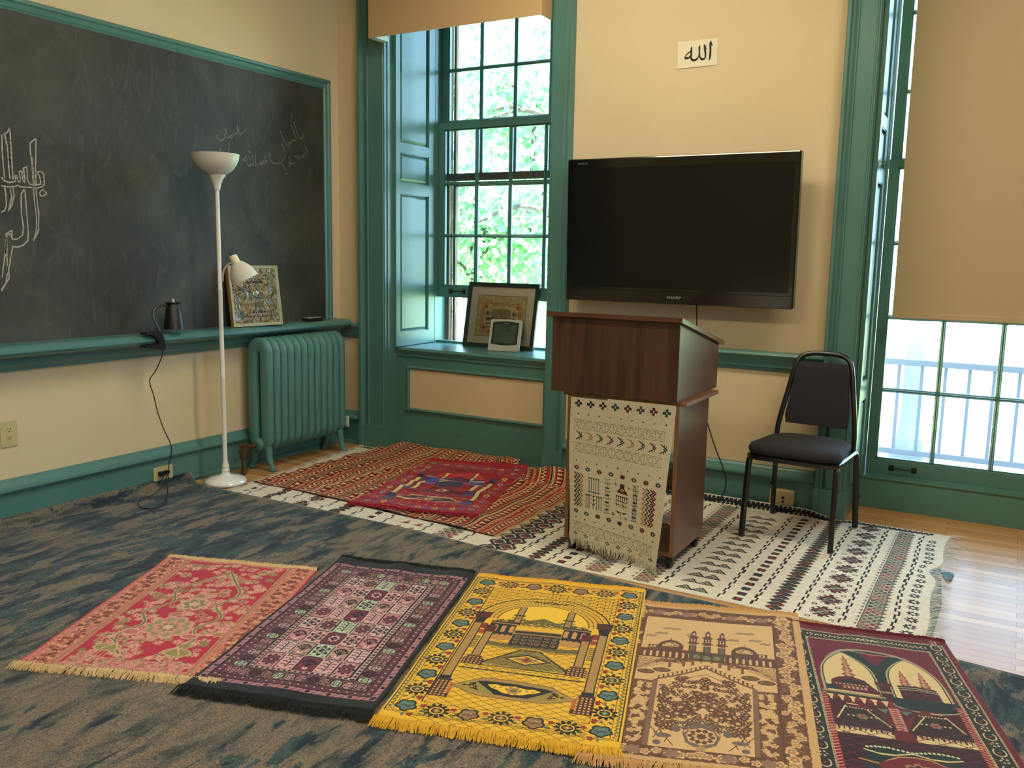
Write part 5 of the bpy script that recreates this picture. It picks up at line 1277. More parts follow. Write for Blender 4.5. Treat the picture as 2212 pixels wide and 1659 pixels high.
    # columns
    c.rect(10.5, 27.8, 13.9, 71.4, p['dark']); c.rect(10.9, 28, 13.4, 71.2, p['shaft'])
    c.poly([(10.6, 70.4), (13.8, 70.4), (14.2, 73.5), (15.8, 80.5), (9.4, 80.5), (10.3, 73.5)], p['dark']); c.rect(9.6, 75.5, 15.2, 79.4, p['cap'])
    c.rect(10.3, 26.2, 14.2, 28.6, p['dark']); c.poly([(9.8, 26.4), (14.8, 26.4), (16.2, 21), (16.2, 15), (10.0, 15)], p['base']); c.rect(14.6, 17.5, 16.2, 24, p['cap2'])
    for j in range(7):
        for k in range(4): c.ell(10.9+k*1.3, 16+j*1.45, .38, .42, p['dot'])
    c.rect(16.0, 44.6, 19.2, 64.6, p['dark']); c.rect(16.4, 44.8, 18.8, 64.4, p['shaft']); c.rect(15.4, 64.2, 19.4, 69.6, p['cap'])
    c.poly([(15.2, 44.4), (19.8, 44.4), (21.2, 42), (21.2, 38), (14.2, 38), (14.2, 42)], p['base'])
    for j in range(4):
        for k in range(5): c.ell(14.9+k*1.3, 38.9+j*1.4, .38, .4, p['dot'])
    c.line([(9.8, 11), (9.8, 104), (ax_, 104)], .3, p['dark']); c.line([(9.8, 11), (ax_, 11)], .2, p['dark'])

def flower_border(c, p, ys, xsb, xst, yb=7.0, yt=109.2, xl=6.1):
    def cloud(x, y, inner): c.flo(x, y, 3.5, 5, .22, p['dark'], rot=.3); c.flo(x, y, 2.75, 5, .25, inner, rot=.3); c.line([(x-1.6, y-.4), (x-.2, y+.3), (x+.4, y-.7), (x+1.6, y+.2)], .3, p['dark']); c.line([(x-.8, y+1.2), (x+.6, y+1.0)], .3, p['pale'])
    def spiky(x, y, inner): c.flo(x, y, 4.0, 11, .42, p['dark'], rot=.2); c.ell(x, y, 2.2, 2.0, p['bg']); c.ell(x, y, 1.7, 1.5, p['dark']); c.dia(x, y, 1.4, 1.2, inner); c.ell(x, y, .45, .4, p['bg'])
    for i, y in enumerate(ys):
        (cloud if i % 2 == 0 else spiky)(xl, y, p['blu'])
        c.ell(xl+2.6, y+4.8, .75, 1.0, p['red']); c.flo(xl+2.5, y-4.6, 1.1, 5, .4, p['red']); c.ell(xl-1.9, y+5.0, .8, .7, p['grn']); c.ell(xl-1.5, y+4.6, .55, .5, p['bg']); c.line([(xl-1, y+3.6), (xl+1.6, y+5.4), (xl+.4, y+6.6)], .28, p['dark']); c.ell(xl+.4, y-5.0, .5, .8, p['blu'])
    for i, x in enumerate(xsb): (spiky if i % 2 == 0 else cloud)(x, yb, p['brn'])
    for i, x in enumerate(xst): (spiky if i % 2 == 0 else cloud)(x, yt, p['brn'])
    for x in [(a+b)/2 for a, b in zip(xsb[:-1], xsb[1:])]+[11.2]:
        for yy in (yb, yt): c.flo(x, yy+1.6, 1.1, 5, .4, p['red']); c.ell(x+.6, yy-1.5, 1.0, .6, p['grn']); c.line([(x-1.6, yy-.6), (x, yy+.3), (x+1.5, yy-.7)], .28, p['dark'])

YEL = (226, 176, 36)
py = dict(bg=YEL, sky=(236, 190, 44), brick=(70, 56, 22), dark=(28, 24, 18), hill=(104, 92, 38), shaft=(168, 130, 70), arc=(192, 138, 80), arc2=(186, 134, 72), red=(140, 44, 28), red2=(156, 60, 34), cube=(26, 24, 22), band=(150, 112, 66), script=(150, 118, 72), court=(150, 128, 60), lat=(96, 84, 26), latdot=(176, 140, 52), cap=(84, 28, 22), cap2=(172, 96, 36), base=(78, 30, 22), dot=(206, 170, 92),
          blu=(86, 112, 104), pale=(140, 160, 140), brn=(150, 110, 74), grn=(74, 92, 60))
c = Cv(69.7, 116.5, .2, YEL); c.sym = 34.85
c.frame(.7, 3.0, 69.0, 114.2, .3, (50, 44, 20)); c.frame(3.0, 4.0, 66.7, 112.9, .3, (50, 44, 20))
for i in range(54): y = 4+i*2.05; c.line([(1.2, y), (2.5, y+.8), (1.4, y+1.6)], .3, (60, 66, 30)); c.dia(1.9, y+1.9, .5, .45, py['blu'])
for i in range(16): x = 2+i*2.05; [c.line([(x, yy), (x+.9, yy+.35), (x+1.7, yy)], .25, (60, 66, 30)) for yy in (3.45, 113.4)]
mosque(c, py); flower_border(c, py, [7.6, 17.8, 28.1, 38.4, 48.5, 58.7, 68.3, 78.2, 88.6, 99.4, 109.2], [15.6, 25.2, 34.85], [15.7, 25.3, 34.85])
YF_ = mat('yellow_fringe', (222, 168, 38), .8)
rug('prayer_rug', 'bright yellow prayer rug with brick arch, columns and black cube, middle of the row', [(2.655, -2.902), (3.321, -2.695), (2.962, -1.589), (2.303, -1.804)], c, waves(.030, .003, .003, .004), YF_, .040, YEL, 900, zend=.018, wid=.0020)

# black and pink tile rug
PK = (172, 116, 124); PL = (186, 146, 146); MN = (170, 184, 156); MR = (72, 24, 40); MK = (98, 42, 58); BK = (16, 15, 17)
c = Cv(64, 116, .2, BK)
def inset(d0, col): c.rect(1.3+d0, 4.6+d0, 62.7-d0, 109.6-d0, col)
inset(0, PK); 
for i in range(44):
    y = 6+i*2.4
    for x in (2.3, 61.7): c.line([(x-.9, y), (x+.9, y+1.2)], .35, BK) if i % 3 else c.ell(x, y+.6, .8, .8, BK)
for i in range(25):
    x = 3+i*2.4
    for y in (5.6, 108.6): c.line([(x, y-.8), (x+1.2, y+.8)], .35, BK) if i % 3 else c.ell(x+.6, y, .8, .8, BK)
inset(2.0, BK); inset(2.7, MK)
for i in range(36):
    y = 9+i*2.8
    for x in (5.1, 58.9): c.ell(x, y, .8, .8, BK); c.ell(x, y, .5, .5, PL)
for i in range(19):
    x = 7+i*2.8
    for y in (8.4, 105.8): c.ell(x, y, .8, .8, BK); c.ell(x, y, .5, .5, PL)
inset(4.9, BK); inset(5.4, (120, 70, 80)); c.speck(6.7, 10, 57.3, 104.2, [MR, BK, PK], .4, .5, 4)
def oval(x, y, rx, ry, col): c.ell(x, y, rx+.35, ry+.35, BK); c.ell(x, y, rx, ry, col); c.flo(x, y, min(rx, ry)*.95, 4, .55, BK, rot=.785); c.flo(x, y, min(rx, ry)*.62, 4, .55, col, rot=.785); c.ell(x, y, .3, .3, MR)
for i in range(22):
    y = 12.6+i*4.25; col = (PK, MN, MR, PL, (150, 106, 100))[i % 5]
    oval(9.6, y, 2.3, 1.75, col); oval(54.4, y, 2.3, 1.75, col)
for i in range(10):
    x = 13.6+i*4.1; col = (PK, MN, MR, PL, (150, 106, 100))[(i*2) % 5]
    oval(x, 12.2, 1.7, 2.0, col); oval(x, 102.0, 1.7, 2.0, col)
c.rect(12.2, 14.8, 51.8, 99.6, BK); c.rect(12.8, 15.4, 51.2, 99.0, PL)
for i in range(42):
    y = 16+i*2.0
    for x in (13.6, 50.4): c.ell(x, y, .62, .55, BK)
for i in range(19):
    x = 14+i*2.0
    for y in (16.1, 98.3): c.ell(x, y, .55, .55, BK)
c.rect(14.5, 16.8, 49.5, 97.6, BK)
rgt = random.Random(3); tw = 34.4/5; th_ = 80.2/8
for j in range(8):
    for i in range(5):
        x0 = 14.8+i*tw; y0 = 17.1+j*th_; cx = x0+tw/2-.15; cy = y0+th_/2-.2
        jj = j if j < 9 else j
        kind = (min(i, 4-i)+j) % 4; col = ((190, 128, 134), (176, 190, 162), (204, 158, 158), (204, 168, 166), (110, 40, 62), (178, 138, 128))[(min(i, 4-i)*2+j*3+(3 if i == 2 and j % 2 == 0 else 0)) % 6]
        if i == 2 and j in (0, 2, 4, 6): col = (112, 38, 62)
        c.rect(x0, y0, x0+tw-.5, y0+th_-.5, col); ink = (36, 26, 30) if sum(col) > 300 else (20, 14, 18); ac = (122, 50, 72) if sum(col) > 300 else (206, 150, 156)
        if kind == 0:
            c.flo(cx, cy, 3.0, 8, .3, ink, asp=1.25); c.flo(cx, cy, 2.3, 8, .35, ac, asp=1.25); c.flo(cx, cy, 1.4, 4, .4, ink, asp=1.2); c.ell(cx, cy, .5, .6, col)
        elif kind == 1:
            c.line([(cx, y0+1.2), (cx, y0+th_-2)], .4, ink)
            for k in range(4):
                yy = y0+2+k*1.9
                for s_ in (-1, 1): c.line([(cx, yy), (cx+s_*1.4, yy+1.2), (cx+s_*2.3, yy+.8)], .4, ink); c.ell(cx+s_*2.2, yy+1.0, .4, .4, ac)
        elif kind == 2:
            c.ell(cx, y0+1.9, 1.0, .9, (214, 180, 176)); c.line([(cx, y0+2), (cx, y0+4)], .4, ink)
            for k in range(7):
                a = math.radians(30+k*20); c.line([(cx, y0+3.2), (cx+3.0*math.cos(a), y0+3.4+4.6*math.sin(a))], .38, ink); c.ell(cx+2.6*math.cos(a), y0+3.4+4.2*math.sin(a), .55, .6, ink)
            for s_ in (-1, 1): c.line([(cx+s_*1.4, y0+1), (cx+s_*2.8, y0+2.2)], .3, ink)
        else:
            c.flo(cx, cy, 3.1, 6, .55, ink, asp=1.25, rot=.5); c.flo(cx, cy, 1.9, 6, .5, col, asp=1.25, rot=.5); c.flo(cx, cy, 1.2, 6, .4, ink, asp=1.2)
        for a, b in ((.9, .9), (tw-1.4, .9), (.9, th_-1.4), (tw-1.4, th_-1.4)): c.ell(x0+a, y0+b, .35, .35, ink)
for j in range(1, 8):
    for i in range(1, 5): c.dia(14.55+i*tw, 16.85+j*th_, .75, .75, PL)
BF = mat('black_fringe', (14, 13, 15), .9)
rug('prayer_rug', 'black bordered prayer rug woven with pink, mint and maroon garden tiles', [(2.029, -3.059), (2.62, -2.879), (2.275, -1.784), (1.679, -1.943)], c, waves(.023, .0035, .007, .004), BF, .052, BK, 1100, zend=.016, wid=.0022)

# pink and crimson floral rug
CRM = (176, 26, 52); PNK = (200, 108, 104); BGE = (196, 146, 116); OLV = (128, 112, 68); BRN = (134, 66, 42)
c = Cv(69, 98, .2, CRM); c.rect(.8, 0, 68.2, 98, (194, 112, 92))
c.speck(.8, 0, 68.2, 98, [BGE, PNK, (180, 88, 72)], .5, .8, 3)
def blob_border(x0, x1):
    rg = random.Random(int(x0*10))
    for i in range(23):
        y = 2+i*4.3
        for k in range(7): c.flo((x0+x1)/2+rg.uniform(-2.8, 2.8), y+rg.uniform(-1.6, 1.6), rg.uniform(.7, 1.3), 5, .4, BRN if k < 5 else (110, 48, 34))
        for k in range(7): c.ell((x0+x1)/2+rg.uniform(-3.4, 3.4), y+2.1+rg.uniform(-1.2, 1.2), .55, .5, (212, 160, 120))
blob_border(1.8, 10.0); blob_border(59.0, 67.2)
for a in (10.4, 57.0):
    for k, cc in enumerate(((200, 150, 112), (150, 60, 60), (204, 160, 124), OLV, (204, 160, 124), (190, 90, 80))): c.rect(a+k*.28*1.0, 0, a+k*.28+.28, 98, cc)
c.rect(12.6, 2, 56.6, 96, CRM)
rg = random.Random(12)
def leafy(x, y, s_=1.0):
    k = rg.random(); cc = (BGE, PNK, (206, 128, 124), OLV, (184, 150, 116))[rg.randrange(5)]
    c.flo(x, y, 2.6*s_, 5+rg.randrange(3), .45, cc, rot=rg.random()*3); c.flo(x, y, 1.7*s_, 5, .5, (214, 156, 140) if k < .5 else (150, 120, 84), rot=rg.random()*3); c.ell(x, y, .45*s_, .45*s_, CRM if k < .6 else OLV)
for i in range(330):
    leafy(rg.uniform(13.4, 55.8), rg.uniform(4, 95), rg.uniform(.5, 1.05))
for s_ in (-1, 1):
    P = [(34.6+s_*2, 6), (34.6+s_*9, 14), (34.6+s_*14, 24), (34.6+s_*10, 34), (34.6+s_*15, 44), (34.6+s_*9, 54), (34.6+s_*13, 66), (34.6+s_*6, 78), (34.6, 88)]
    Q = [(p.x, p.y) for p in bez([(a, b, 0) for a, b in P], 8)]; c.line(Q, 1.5, (206, 170, 138)); c.line(Q, .9, (112, 112, 72))
    for q in Q[::6]: c.line([q, (q[0]+s_*3.2, q[1]+2.6)], .5, (120, 116, 76)); c.flo(q[0]+s_*3.6, q[1]+3, 1.6, 5, .4, (210, 150, 132))
    c.ell(34.6+s_*12.5, 14.5, 5.2, 3.0, (196, 160, 108)); c.ell(34.6+s_*12.5, 14.5, 4.4, 2.4, (148, 132, 80)); c.line([(34.6+s_*8.4, 13.5), (34.6+s_*11, 18.5), (34.6+s_*14, 13)], .6, (206, 170, 130)); 
    for k in range(4): c.line([(34.6+s_*(10+k*1.5), 11.8), (34.6+s_*(10+k*1.6), 7.4)], .3, (206, 160, 130))
    c.ell(34.6+s_*11, 27, 3.4, 2.4, (208, 150, 136)); c.ell(34.6+s_*11, 27, 2.6, 1.7, (180, 104, 96))
c.flo(34.6, 33, 9.5, 10, .2, (206, 146, 130)); c.flo(34.6, 33, 8, 10, .25, (152, 138, 92)); c.flo(34.6, 33, 6, 8, .35, (206, 138, 124)); c.flo(34.6, 33, 3.8, 8, .4, (134, 124, 82)); c.flo(34.6, 33, 2, 6, .4, (222, 172, 150))
c.flo(34.6, 54, 6, 6, .35, (206, 156, 138)); c.flo(34.6, 54, 4.6, 6, .4, (128, 124, 78)); c.flo(34.6, 54, 2.4, 6, .4, (212, 160, 138))
c.speck(14, 0, 55, 7, [(196, 120, 110), (150, 120, 90), (206, 150, 132)], .8, .8, 8)
CF = mat('cream_rug_fringe', (214, 182, 134), .85)
rug('prayer_rug', 'crimson and pink floral prayer rug with cream fringe, leftmost of the row', [(1.447, -3.231), (2.086, -2.972), (1.690, -2.103), (1.037, -2.330)], c, waves(.0185, .003, .004, .003), CF, .045, CRM, 800, zend=.014, wid=.0020)

# beige and brown rug
TB = (196, 156, 104); TD = (92, 58, 34); TG = (110, 92, 82); TL_ = (206, 168, 116)
c = Cv(66, 108, .2, TB); c.sym = 33
c.rect(2.6, 2.2, 63.4, 105.6, TD)
def frond(x, y, R=2.3): c.flo(x, y, R, 5, .35, TL_, rot=x); c.flo(x, y, R*.6, 5, .3, (160, 120, 76), rot=x+1); c.ell(x, y, .4, .4, TL_)
rg = random.Random(5)
c.speck(2.8, 2.4, 63.2, 105.4, [TD, (112, 74, 46)], .6, .4, 4)
for i in range(27):
    y = 5+i*3.8; frond(6.2+rg.uniform(-1.8, 1.8), y, rg.uniform(1.5, 2.5)); frond(6.2+rg.uniform(-2.4, 2.4), y+1.9, rg.uniform(.9, 1.5))
    c.line([(4, y), (6, y+1.6), (8.6, y+.6)], .3, (150, 112, 90)); 
for i in range(9):
    x = 8+i*3.2; [frond(x, yy+rg.uniform(-.9, .9), rg.uniform(1.3, 2.1)) for yy in (100.8, 4.7)]; [c.line([(x, yy), (x+1.5, yy+1.6), (x+3, yy)], .28, (150, 112, 90)) for yy in (100, 3.6)]
for x in (14, 25): c.flo(x, 100.8, 2.6, 7, .45, (136, 104, 86)); c.flo(x, 4.8, 2.6, 7, .45, (136, 104, 86))
frond(6, 101, 3.0)
c.rect(9.6, 7.0, 56.4, 96.4, TD); c.rect(10.2, 7.4, 55.8, 96.0, TL_)
# clouds
c.sym = None
for x, y, w in ((20, 86.5, 4.2), (16.5, 82, 2.8), (13, 79.5, 2.5), (46, 87.5, 4.4), (49.5, 82.5, 3.0), (53, 80.6, 2.4), (27, 82.5, 2.4), (42, 81, 2.6)):
    for k in range(4): c.ell(x-w/2+k*w/3, y+(k % 2)*.4, w*.3, .75, (150, 122, 92))
c.sym = 33
# wall, domes, towers
c.rect(10.2, 62.5, 33, 69.2, TD)
for i in range(11): c.rect(11.4+i*2.2, 63.2, 12.2+i*2.2, 66.6, TL_); c.ell(11.8+i*2.2, 66.6, .4, .6, TL_)
c.rect(10.2, 68.8, 33, 69.4, (120, 84, 54)); c.rect(12.6, 69.4, 16, 72.4, TD); c.rect(13.3, 70, 15.3, 71.8, TL_); c.rect(13.9, 70.5, 14.7, 71.4, TD)
c.ell(20.3, 70.4, 4.6, 6.4, TD, a0=0); c.rect(15.9, 69, 24.7, 71.0, TD); c.ell(20.3, 72.4, 2.9, 2.4, TL_, a0=-.9); c.speck(18, 72, 22.6, 74.6, [TD], .35, .3, 2); c.line([(20.3, 76.6), (20.3, 78.4)], .4, TD)
for x, top in ((28, 86), (33, 86.4)):
    c.rect(x-1.3, 68, x+1.3, top-8, TD); c.rect(x-.7, 69.5, x+.7, 73.6, (96, 92, 78)); c.rect(x-2.0, 75.2, x+2.0, 76.2, TD); c.rect(x-1.9, 73.8, x+1.9, 74.4, TL_); c.rect(x-1.9, 80.2, x+1.9, 81.2, TD); c.rect(x-1.3, 76, x+1.3, 82, TD); c.rect(x-.7, 76.8, x+.7, 79.4, TL_); c.rect(x-.3, 76.8, x+.3, 79.4, TD); c.rect(x-.9, 81, x+.9, top-.6, TD); c.rect(x-.45, 82.4, x+.45, top-1.6, TL_); c.poly([(x-.8, top-.8), (x+.8, top-.8), (x, top+1)], TD)
c.rect(27, 63, 33, 69, (80, 66, 44)); c.ell(29.6, 65.4, 1.3, 1.6, (120, 116, 88)); c.ell(33, 65.0, 1.3, 1.6, (120, 116, 88))
# courtyard lines, trees, fountains
c.poly([(10.2, 61.8), (24, 61.8), (10.2, 52)], TL_)
for k in range(7): c.line([(10.2, 61.4-k*1.5), (24-k*1.2, 61.6-k*.2)], .28, (130, 92, 58)); c.line([(11+k*2.0, 61.6), (10.2, 58-k*.9)], .25, (130, 92, 58))
for x, y, s_ in ((21, 61, 3.2), (25.5, 62.4, 2.2), (28.5, 63.6, 2.0)):
    for k in range(9): a = math.radians(-10+k*25); c.line([(x, y-1), (x+s_*1.2*math.cos(a), y-1+s_*.8*math.sin(a)), (x+s_*1.5*math.cos(a), y-2+s_*.6*math.sin(a))], .42, TD)
    c.rect(x-.5, y-5, x+.5, y-.5, (118, 80, 50))
for x, y in ((13.5, 51.5), (18.6, 53.6)): c.ell(x, y, 3.0, 1.6, TD); c.ell(x, y+.3, 2.2, .9, (126, 90, 58)); c.ell(x, y+.9, .9, .8, TD)
P = [(10.2, 49.5), (17.0, 45.6), (17.6, 46.8), (25, 51.4), (33, 57.6)]; c.line(P[1:], .9, (112, 76, 46))
for k in range(11): x = 18+k*1.46; y = 47.2+k*1.0; c.rect(x-.25, y, x+.25, y+2.0, TD); c.rect(x-.55, y+1.8, x+.55, y+2.3, TD)
# side panels and niche
c.rect(10.2, 7.4, 16.6, 45.5, (104, 68, 40)); c.rect(16.4, 7.4, 18.0, 46.5, (122, 94, 70))
for i in range(60): frond(rg.uniform(11.2, 15.6), rg.uniform(9, 44), rg.uniform(.8, 1.3))
P = [(p.x, p.y) for p in bez([(12, 8, 0), (15.4, 14, 0), (11.4, 22, 0), (15.4, 30, 0), (11.4, 37, 0), (14, 44, 0)], 6)]; c.line(P, .4, TL_)
for i in range(150):
    x = rg.uniform(19, 33); y = rg.uniform(17, 50)
    if y > 47+(x-18)*.55: continue
    R = rg.uniform(.7, 1.5); c.flo(x, y, R, 5, .45, TD, rot=rg.random()*3); c.ell(x, y, R*.25, R*.25, TL_)
for i in range(26):
    x = rg.uniform(19, 31); y = rg.uniform(10, 44); c.line([(x, y), (x+rg.uniform(-1.5, 1.5), y+2.5), (x+rg.uniform(-2.5, 2.5), y+4.5)], .3, TD)
P = [(p.x, p.y) for p in bez([(25, 9, 0), (21, 16, 0), (19.6, 24, 0), (22, 32, 0), (20, 40, 0), (26, 48, 0), (33, 53, 0)], 6)]; c.line(P, .35, TD)
for k, R in enumerate((2.0, 1.9, 2.1, 1.9, 2.0)): c.flo(33-k*2.6*(k > 0), 33-(k*2.2), R, 6, .3, TD); c.flo(33-k*2.6*(k > 0), 33-(k*2.2), R*.4, 6, .3, TL_)
for x, y in ((30, 36), (27, 33), (31, 40), (33, 37), (28, 29), (33, 44)): c.flo(x, y, 1.9, 7, .3, TD); c.flo(x, y, .8, 5, .3, (150, 110, 70))
c.poly([(28.4, 22.5), (30, 20.4), (29.2, 18), (27.6, 15), (28.6, 11), (31, 9.2), (33, 8.8), (33, 22), (31, 21.8)], TG); c.poly([(29.6, 18), (28.6, 15), (29.4, 11.8), (33, 10.2), (33, 19.4)], TL_); c.flo(33, 14.8, 4.0, 10, .3, TD); c.flo(33, 14.8, 2.6, 8, .3, TL_); c.flo(33, 14.8, 1.6, 8, .3, TD)
c.line([(28.4, 22.5), (27.0, 21.4), (27.4, 19.4), (29, 19)], .6, TG); c.ell(22, 13.5, 2.4, 1.1, TG); c.ell(20.4, 9.6, 1.2, 1.2, TG); c.ell(25.6, 17.6, 1.3, 1.8, TG); c.flo(33, 8.6, 1.6, 7, .3, (170, 134, 86))
rug('prayer_rug', 'beige prayer rug with brown towers, domes and a flowered niche, right of the yellow one', [(3.230, -2.750), (3.826, -2.546), (3.537, -1.500), (2.925, -1.720)], c, waves(.0225, .003, .005, 0), mat('tan_rug_fringe', (196, 148, 92), .85), .045, TB, 700, zend=.016, wid=.0020)

# maroon and green double arch rug
RD = (98, 18, 34); RG2 = (24, 40, 34); RC2 = (208, 184, 132); RB2 = (66, 20, 28); RT = (150, 40, 48)
c = Cv(59.5, 107, .2, RD)
c.rect(2.4, 1.0, 57.1, 103.0, (34, 38, 28)); c.sym = 30
rg = random.Random(4)
for i in range(12):
    y = 6+i*8.6
    c.ell(5.4, y, 1.9, 2.2, (196, 178, 140)); c.ell(5.4, y, 1.45, 1.75, (34, 38, 28)); c.ell(5.4, y+1.6, 1.0, 1.0, (34, 38, 28)); c.ell(5.4, y, .45, .5, RT)
    for k in range(5): a = k*1.257; c.dia(5.4+1.0*math.cos(a), y+4.3+1.1*math.sin(a), .45, .5, (196, 190, 150))
    c.speck(3.2, y+2.8, 7.8, y+5.8, [(90, 40, 40)], .5, .15, i)
for i in range(5):
    x = 10+i*5.0
    for k in range(5): a = k*1.257; c.dia(x+1.0*math.cos(a), 99.6+.9*math.sin(a), .45, .45, (196, 184, 140))
    c.line([(x+1.8, 98.6), (x+2.6, 100.4), (x+3.6, 99)], .4, (196, 178, 140))
def chain(x0, y0, x1, y1):
    c.line([(x0, y0), (x1, y1)], .75, (186, 168, 130)); n_ = int(math.hypot(x1-x0, y1-y0)/.9)
    for k in range(n_): c.ell(x0+(x1-x0)*k/n_, y0+(y1-y0)*k/n_, .22, .22, (60, 24, 26))
chain(2.7, 1, 2.7, 102.8); chain(2.7, 102.6, 30, 102.6); chain(8.6, 1, 8.6, 96.8); chain(8.6, 96.6, 30, 96.6)
c.rect(9.1, 1, 30, 96.1, RD); c.speck(9.2, 66, 50.8, 96, [(88, 16, 30), (106, 24, 40)], .5, .4, 6)
# outer arch
P = [(10.2, 56), (10.2, 66), (11.2, 74), (14, 82), (18.5, 88), (24, 90.2), (30, 90.8)]
Q = [(p.x, p.y) for p in bez([(a, b, 0) for a, b in P], 6)]
c.poly(Q+[(30, 56)], (150, 140, 110)); c.speck(9.5, 56, 50.5, 91.4, [(34, 38, 28)], .4, .0, 3)
c.poly([(x+(30-x)*.045+.4, y-1.3) for x, y in Q]+[(30, 55)], RG2)
c.poly([(24.6, 88), (30, 87.4), (30, 78.5)], RD); c.poly([(26.4, 88.6), (30, 87.6), (30, 86.0), (27.6, 87.2)], RT); c.line([(21, 88.6), (26, 87.8), (30, 87.6)], .4, (160, 150, 120))
def arch(cx, w, yb_, ya):
    P = [(cx-w, yb_), (cx-w, yb_+14), (cx-w*.82, yb_+21), (cx-w*.4, ya-3), (cx, ya), (cx+w*.4, ya-3), (cx+w*.82, yb_+21), (cx+w, yb_+14), (cx+w, yb_)]
    Q = [(p.x, p.y) for p in bez([(a, b, 0) for a, b in P], 5)]; c.poly([(cx+(x-cx)*1.12, y+.6) for x, y in Q], (166, 156, 124)); c.poly([(cx+(x-cx)*1.05, y+.2) for x, y in Q], RG2); c.poly(Q, RC2)
c.sym = None
arch(19.4, 7.9, 56, 85.6); arch(40.6, 7.9, 56, 86.0)
def minaret(x, y0, y1, w):
    n_ = 14
    for k in range(n_):
        y = y0+(y1-y0)*k/n_; ww = w*(1-.75*k/n_)*(1.15 if k % 3 == 0 else .85); c.rect(x-ww, y, x+ww, y+(y1-y0)/n_*.8, (128, 44, 46)); c.rect(x-ww*.4, y+.2, x+ww*.3, y+.7, (196, 150, 120))
    c.line([(x, y1), (x, y1+1.4)], .4, (110, 40, 40))
minaret(19.6, 66, 82, 2.2); minaret(37.2, 66, 76, 1.9); minaret(43.4, 66, 76.4, 1.9)
c.poly([(12.6, 58), (13.4, 65), (16, 67.6), (19.8, 68.6), (24, 66.5), (27.4, 60), (27.4, 58)], (84, 24, 30)); c.poly([(15, 64.2), (19.8, 66.8), (24, 64.6), (25, 63.6), (14.4, 63.6)], (40, 34, 28)); c.rect(11.2, 58, 14.4, 61.4, RG2)
for k in range(9): c.rect(14.4+k*1.2, 62.2, 15.0+k*1.2, 63.1, (186, 160, 130))
c.rect(16.4, 59.4, 24, 61.8, (96, 44, 44)); [c.rect(16.8+k*1.3, 59.8, 17.5+k*1.3, 61.4, (186, 150, 124)) for k in range(6)]
c.poly([(34.6, 56), (34.2, 66.4), (40.2, 67.4), (46.2, 66.2), (46.6, 56)], (62, 22, 32)); c.poly([(34.4, 63.6), (40.2, 64.6), (46.4, 63.4), (46.4, 65.0), (40.2, 66.2), (34.2, 65.2)], (30, 36, 28)); c.line([(34.3, 65.0), (40.2, 66.0), (46.3, 64.8)], .35, (190, 180, 140)); c.line([(34.4, 63.8), (40.2, 64.8), (46.4, 63.6)], .35, (190, 180, 140))
c.speck(34.8, 56.5, 46.2, 63, [(92, 32, 44), (40, 16, 24)], .5, .5, 7)
c.rect(28.0, 56, 31.8, 66.8, (66, 22, 28)); c.rect(27.2, 64.6, 32.6, 66.8, (84, 30, 34)); c.rect(27.6, 60, 32.2, 61, (150, 130, 100))
# arcade, lower court
c.rect(9.1, 30, 50.9, 57, RB2); c.rect(9.6, 56.0, 29, 57.2, (150, 132, 98)); c.rect(9.6, 54.6, 29, 56, RG2)
for k in range(6): c.poly([(10.6+k*3.3, 54.6), (13.0+k*3.3, 54.6), (12.3+k*3.3, 52.8), (12.1+k*3.3, 51.2), (11.5+k*3.3, 51.2), (11.3+k*3.3, 52.8)], RC2); c.ell(13.4+k*3.3, 53.4, .8, 1.6, (116, 26, 36))
c.ell(40.6, 53.5, 10, 4.0, (150, 146, 116)); c.ell(40.6, 54.0, 9.7, 3.8, RG2); c.rect(31.6, 54.6, 50.4, 58, RG2)
c.sym = 30
for x0 in (9.6,):
    c.poly([(11, 51), (15.5, 51), (29, 38), (29, 42), (22, 50.4), (29, 50.4), (29, 51), (11, 51)], (96, 26, 34)); c.poly([(10, 36), (15, 48), (24, 48), (28.5, 36)], (44, 28, 26))
    for k in range(5): c.line([(12+k*.7, 40+k*1.7), (12.7+k*.7, 41.4+k*1.7)], .45, RC2); c.line([(27-k*1.1, 38+k*1.9), (26.2-k*1.1, 39.4+k*1.9)], .45, RC2)
    c.rect(16, 49.4, 19.4, 50.1, RC2); [c.rect(15.6+k*.9, 47.2, 16.1+k*.9, 47.9, RC2) for k in range(9)]; c.flo(19.6, 42.5, 1.8, 6, .4, (130, 110, 90)); c.ell(19.6, 42.5, .7, .6, RT)
    for k in (-4, -2.6, 2.6, 4): c.dia(19.6+k, 42.6, .5, .4, RC2)
    c.poly([(24.6, 49.5), (28.4, 49.5), (27, 46.4)], (90, 110, 84))
    c.rect(9.3, 31.4, 27.4, 35.4, RC2); [c.rect(10+k*1.5, 33.6, 10.5+k*1.5, 35.6, (40, 26, 22)) for k in range(12)]; [c.rect(10.6+k*1.5, 34.6, 11.1+k*1.5, 35.2, (110, 60, 40)) for k in range(11)]; c.line([(9.3, 31.5), (27, 31.3)], .3, (60, 40, 30))
    for k in range(36): c.line([(9.1, 2+k*1.5), (10.6, 2.7+k*1.5)], .55, (196, 120, 100)); c.line([(9.1, 2.75+k*1.5), (10.6, 3.4+k*1.5)], .55, (120, 24, 34))
c.rect(28.4, 30, 31.6, 52, (112, 28, 36)); [c.line([(28.6, 37+k*1.4), (31.4, 37.6+k*1.4)], .5, (200, 140, 120)) for k in range(10)]; c.rect(27, 30, 30, 36.2, (96, 20, 32))
c.rect(10.7, 1, 30, 31, (46, 20, 24))
for k in range(-3, 9):
    c.line([(10.7, 2+k*3.6), (30, 12+k*3.6)], .3, (98, 26, 38)); c.line([(10.7, 12+k*3.6), (30, 2+k*3.6)], .3, (98, 26, 38))
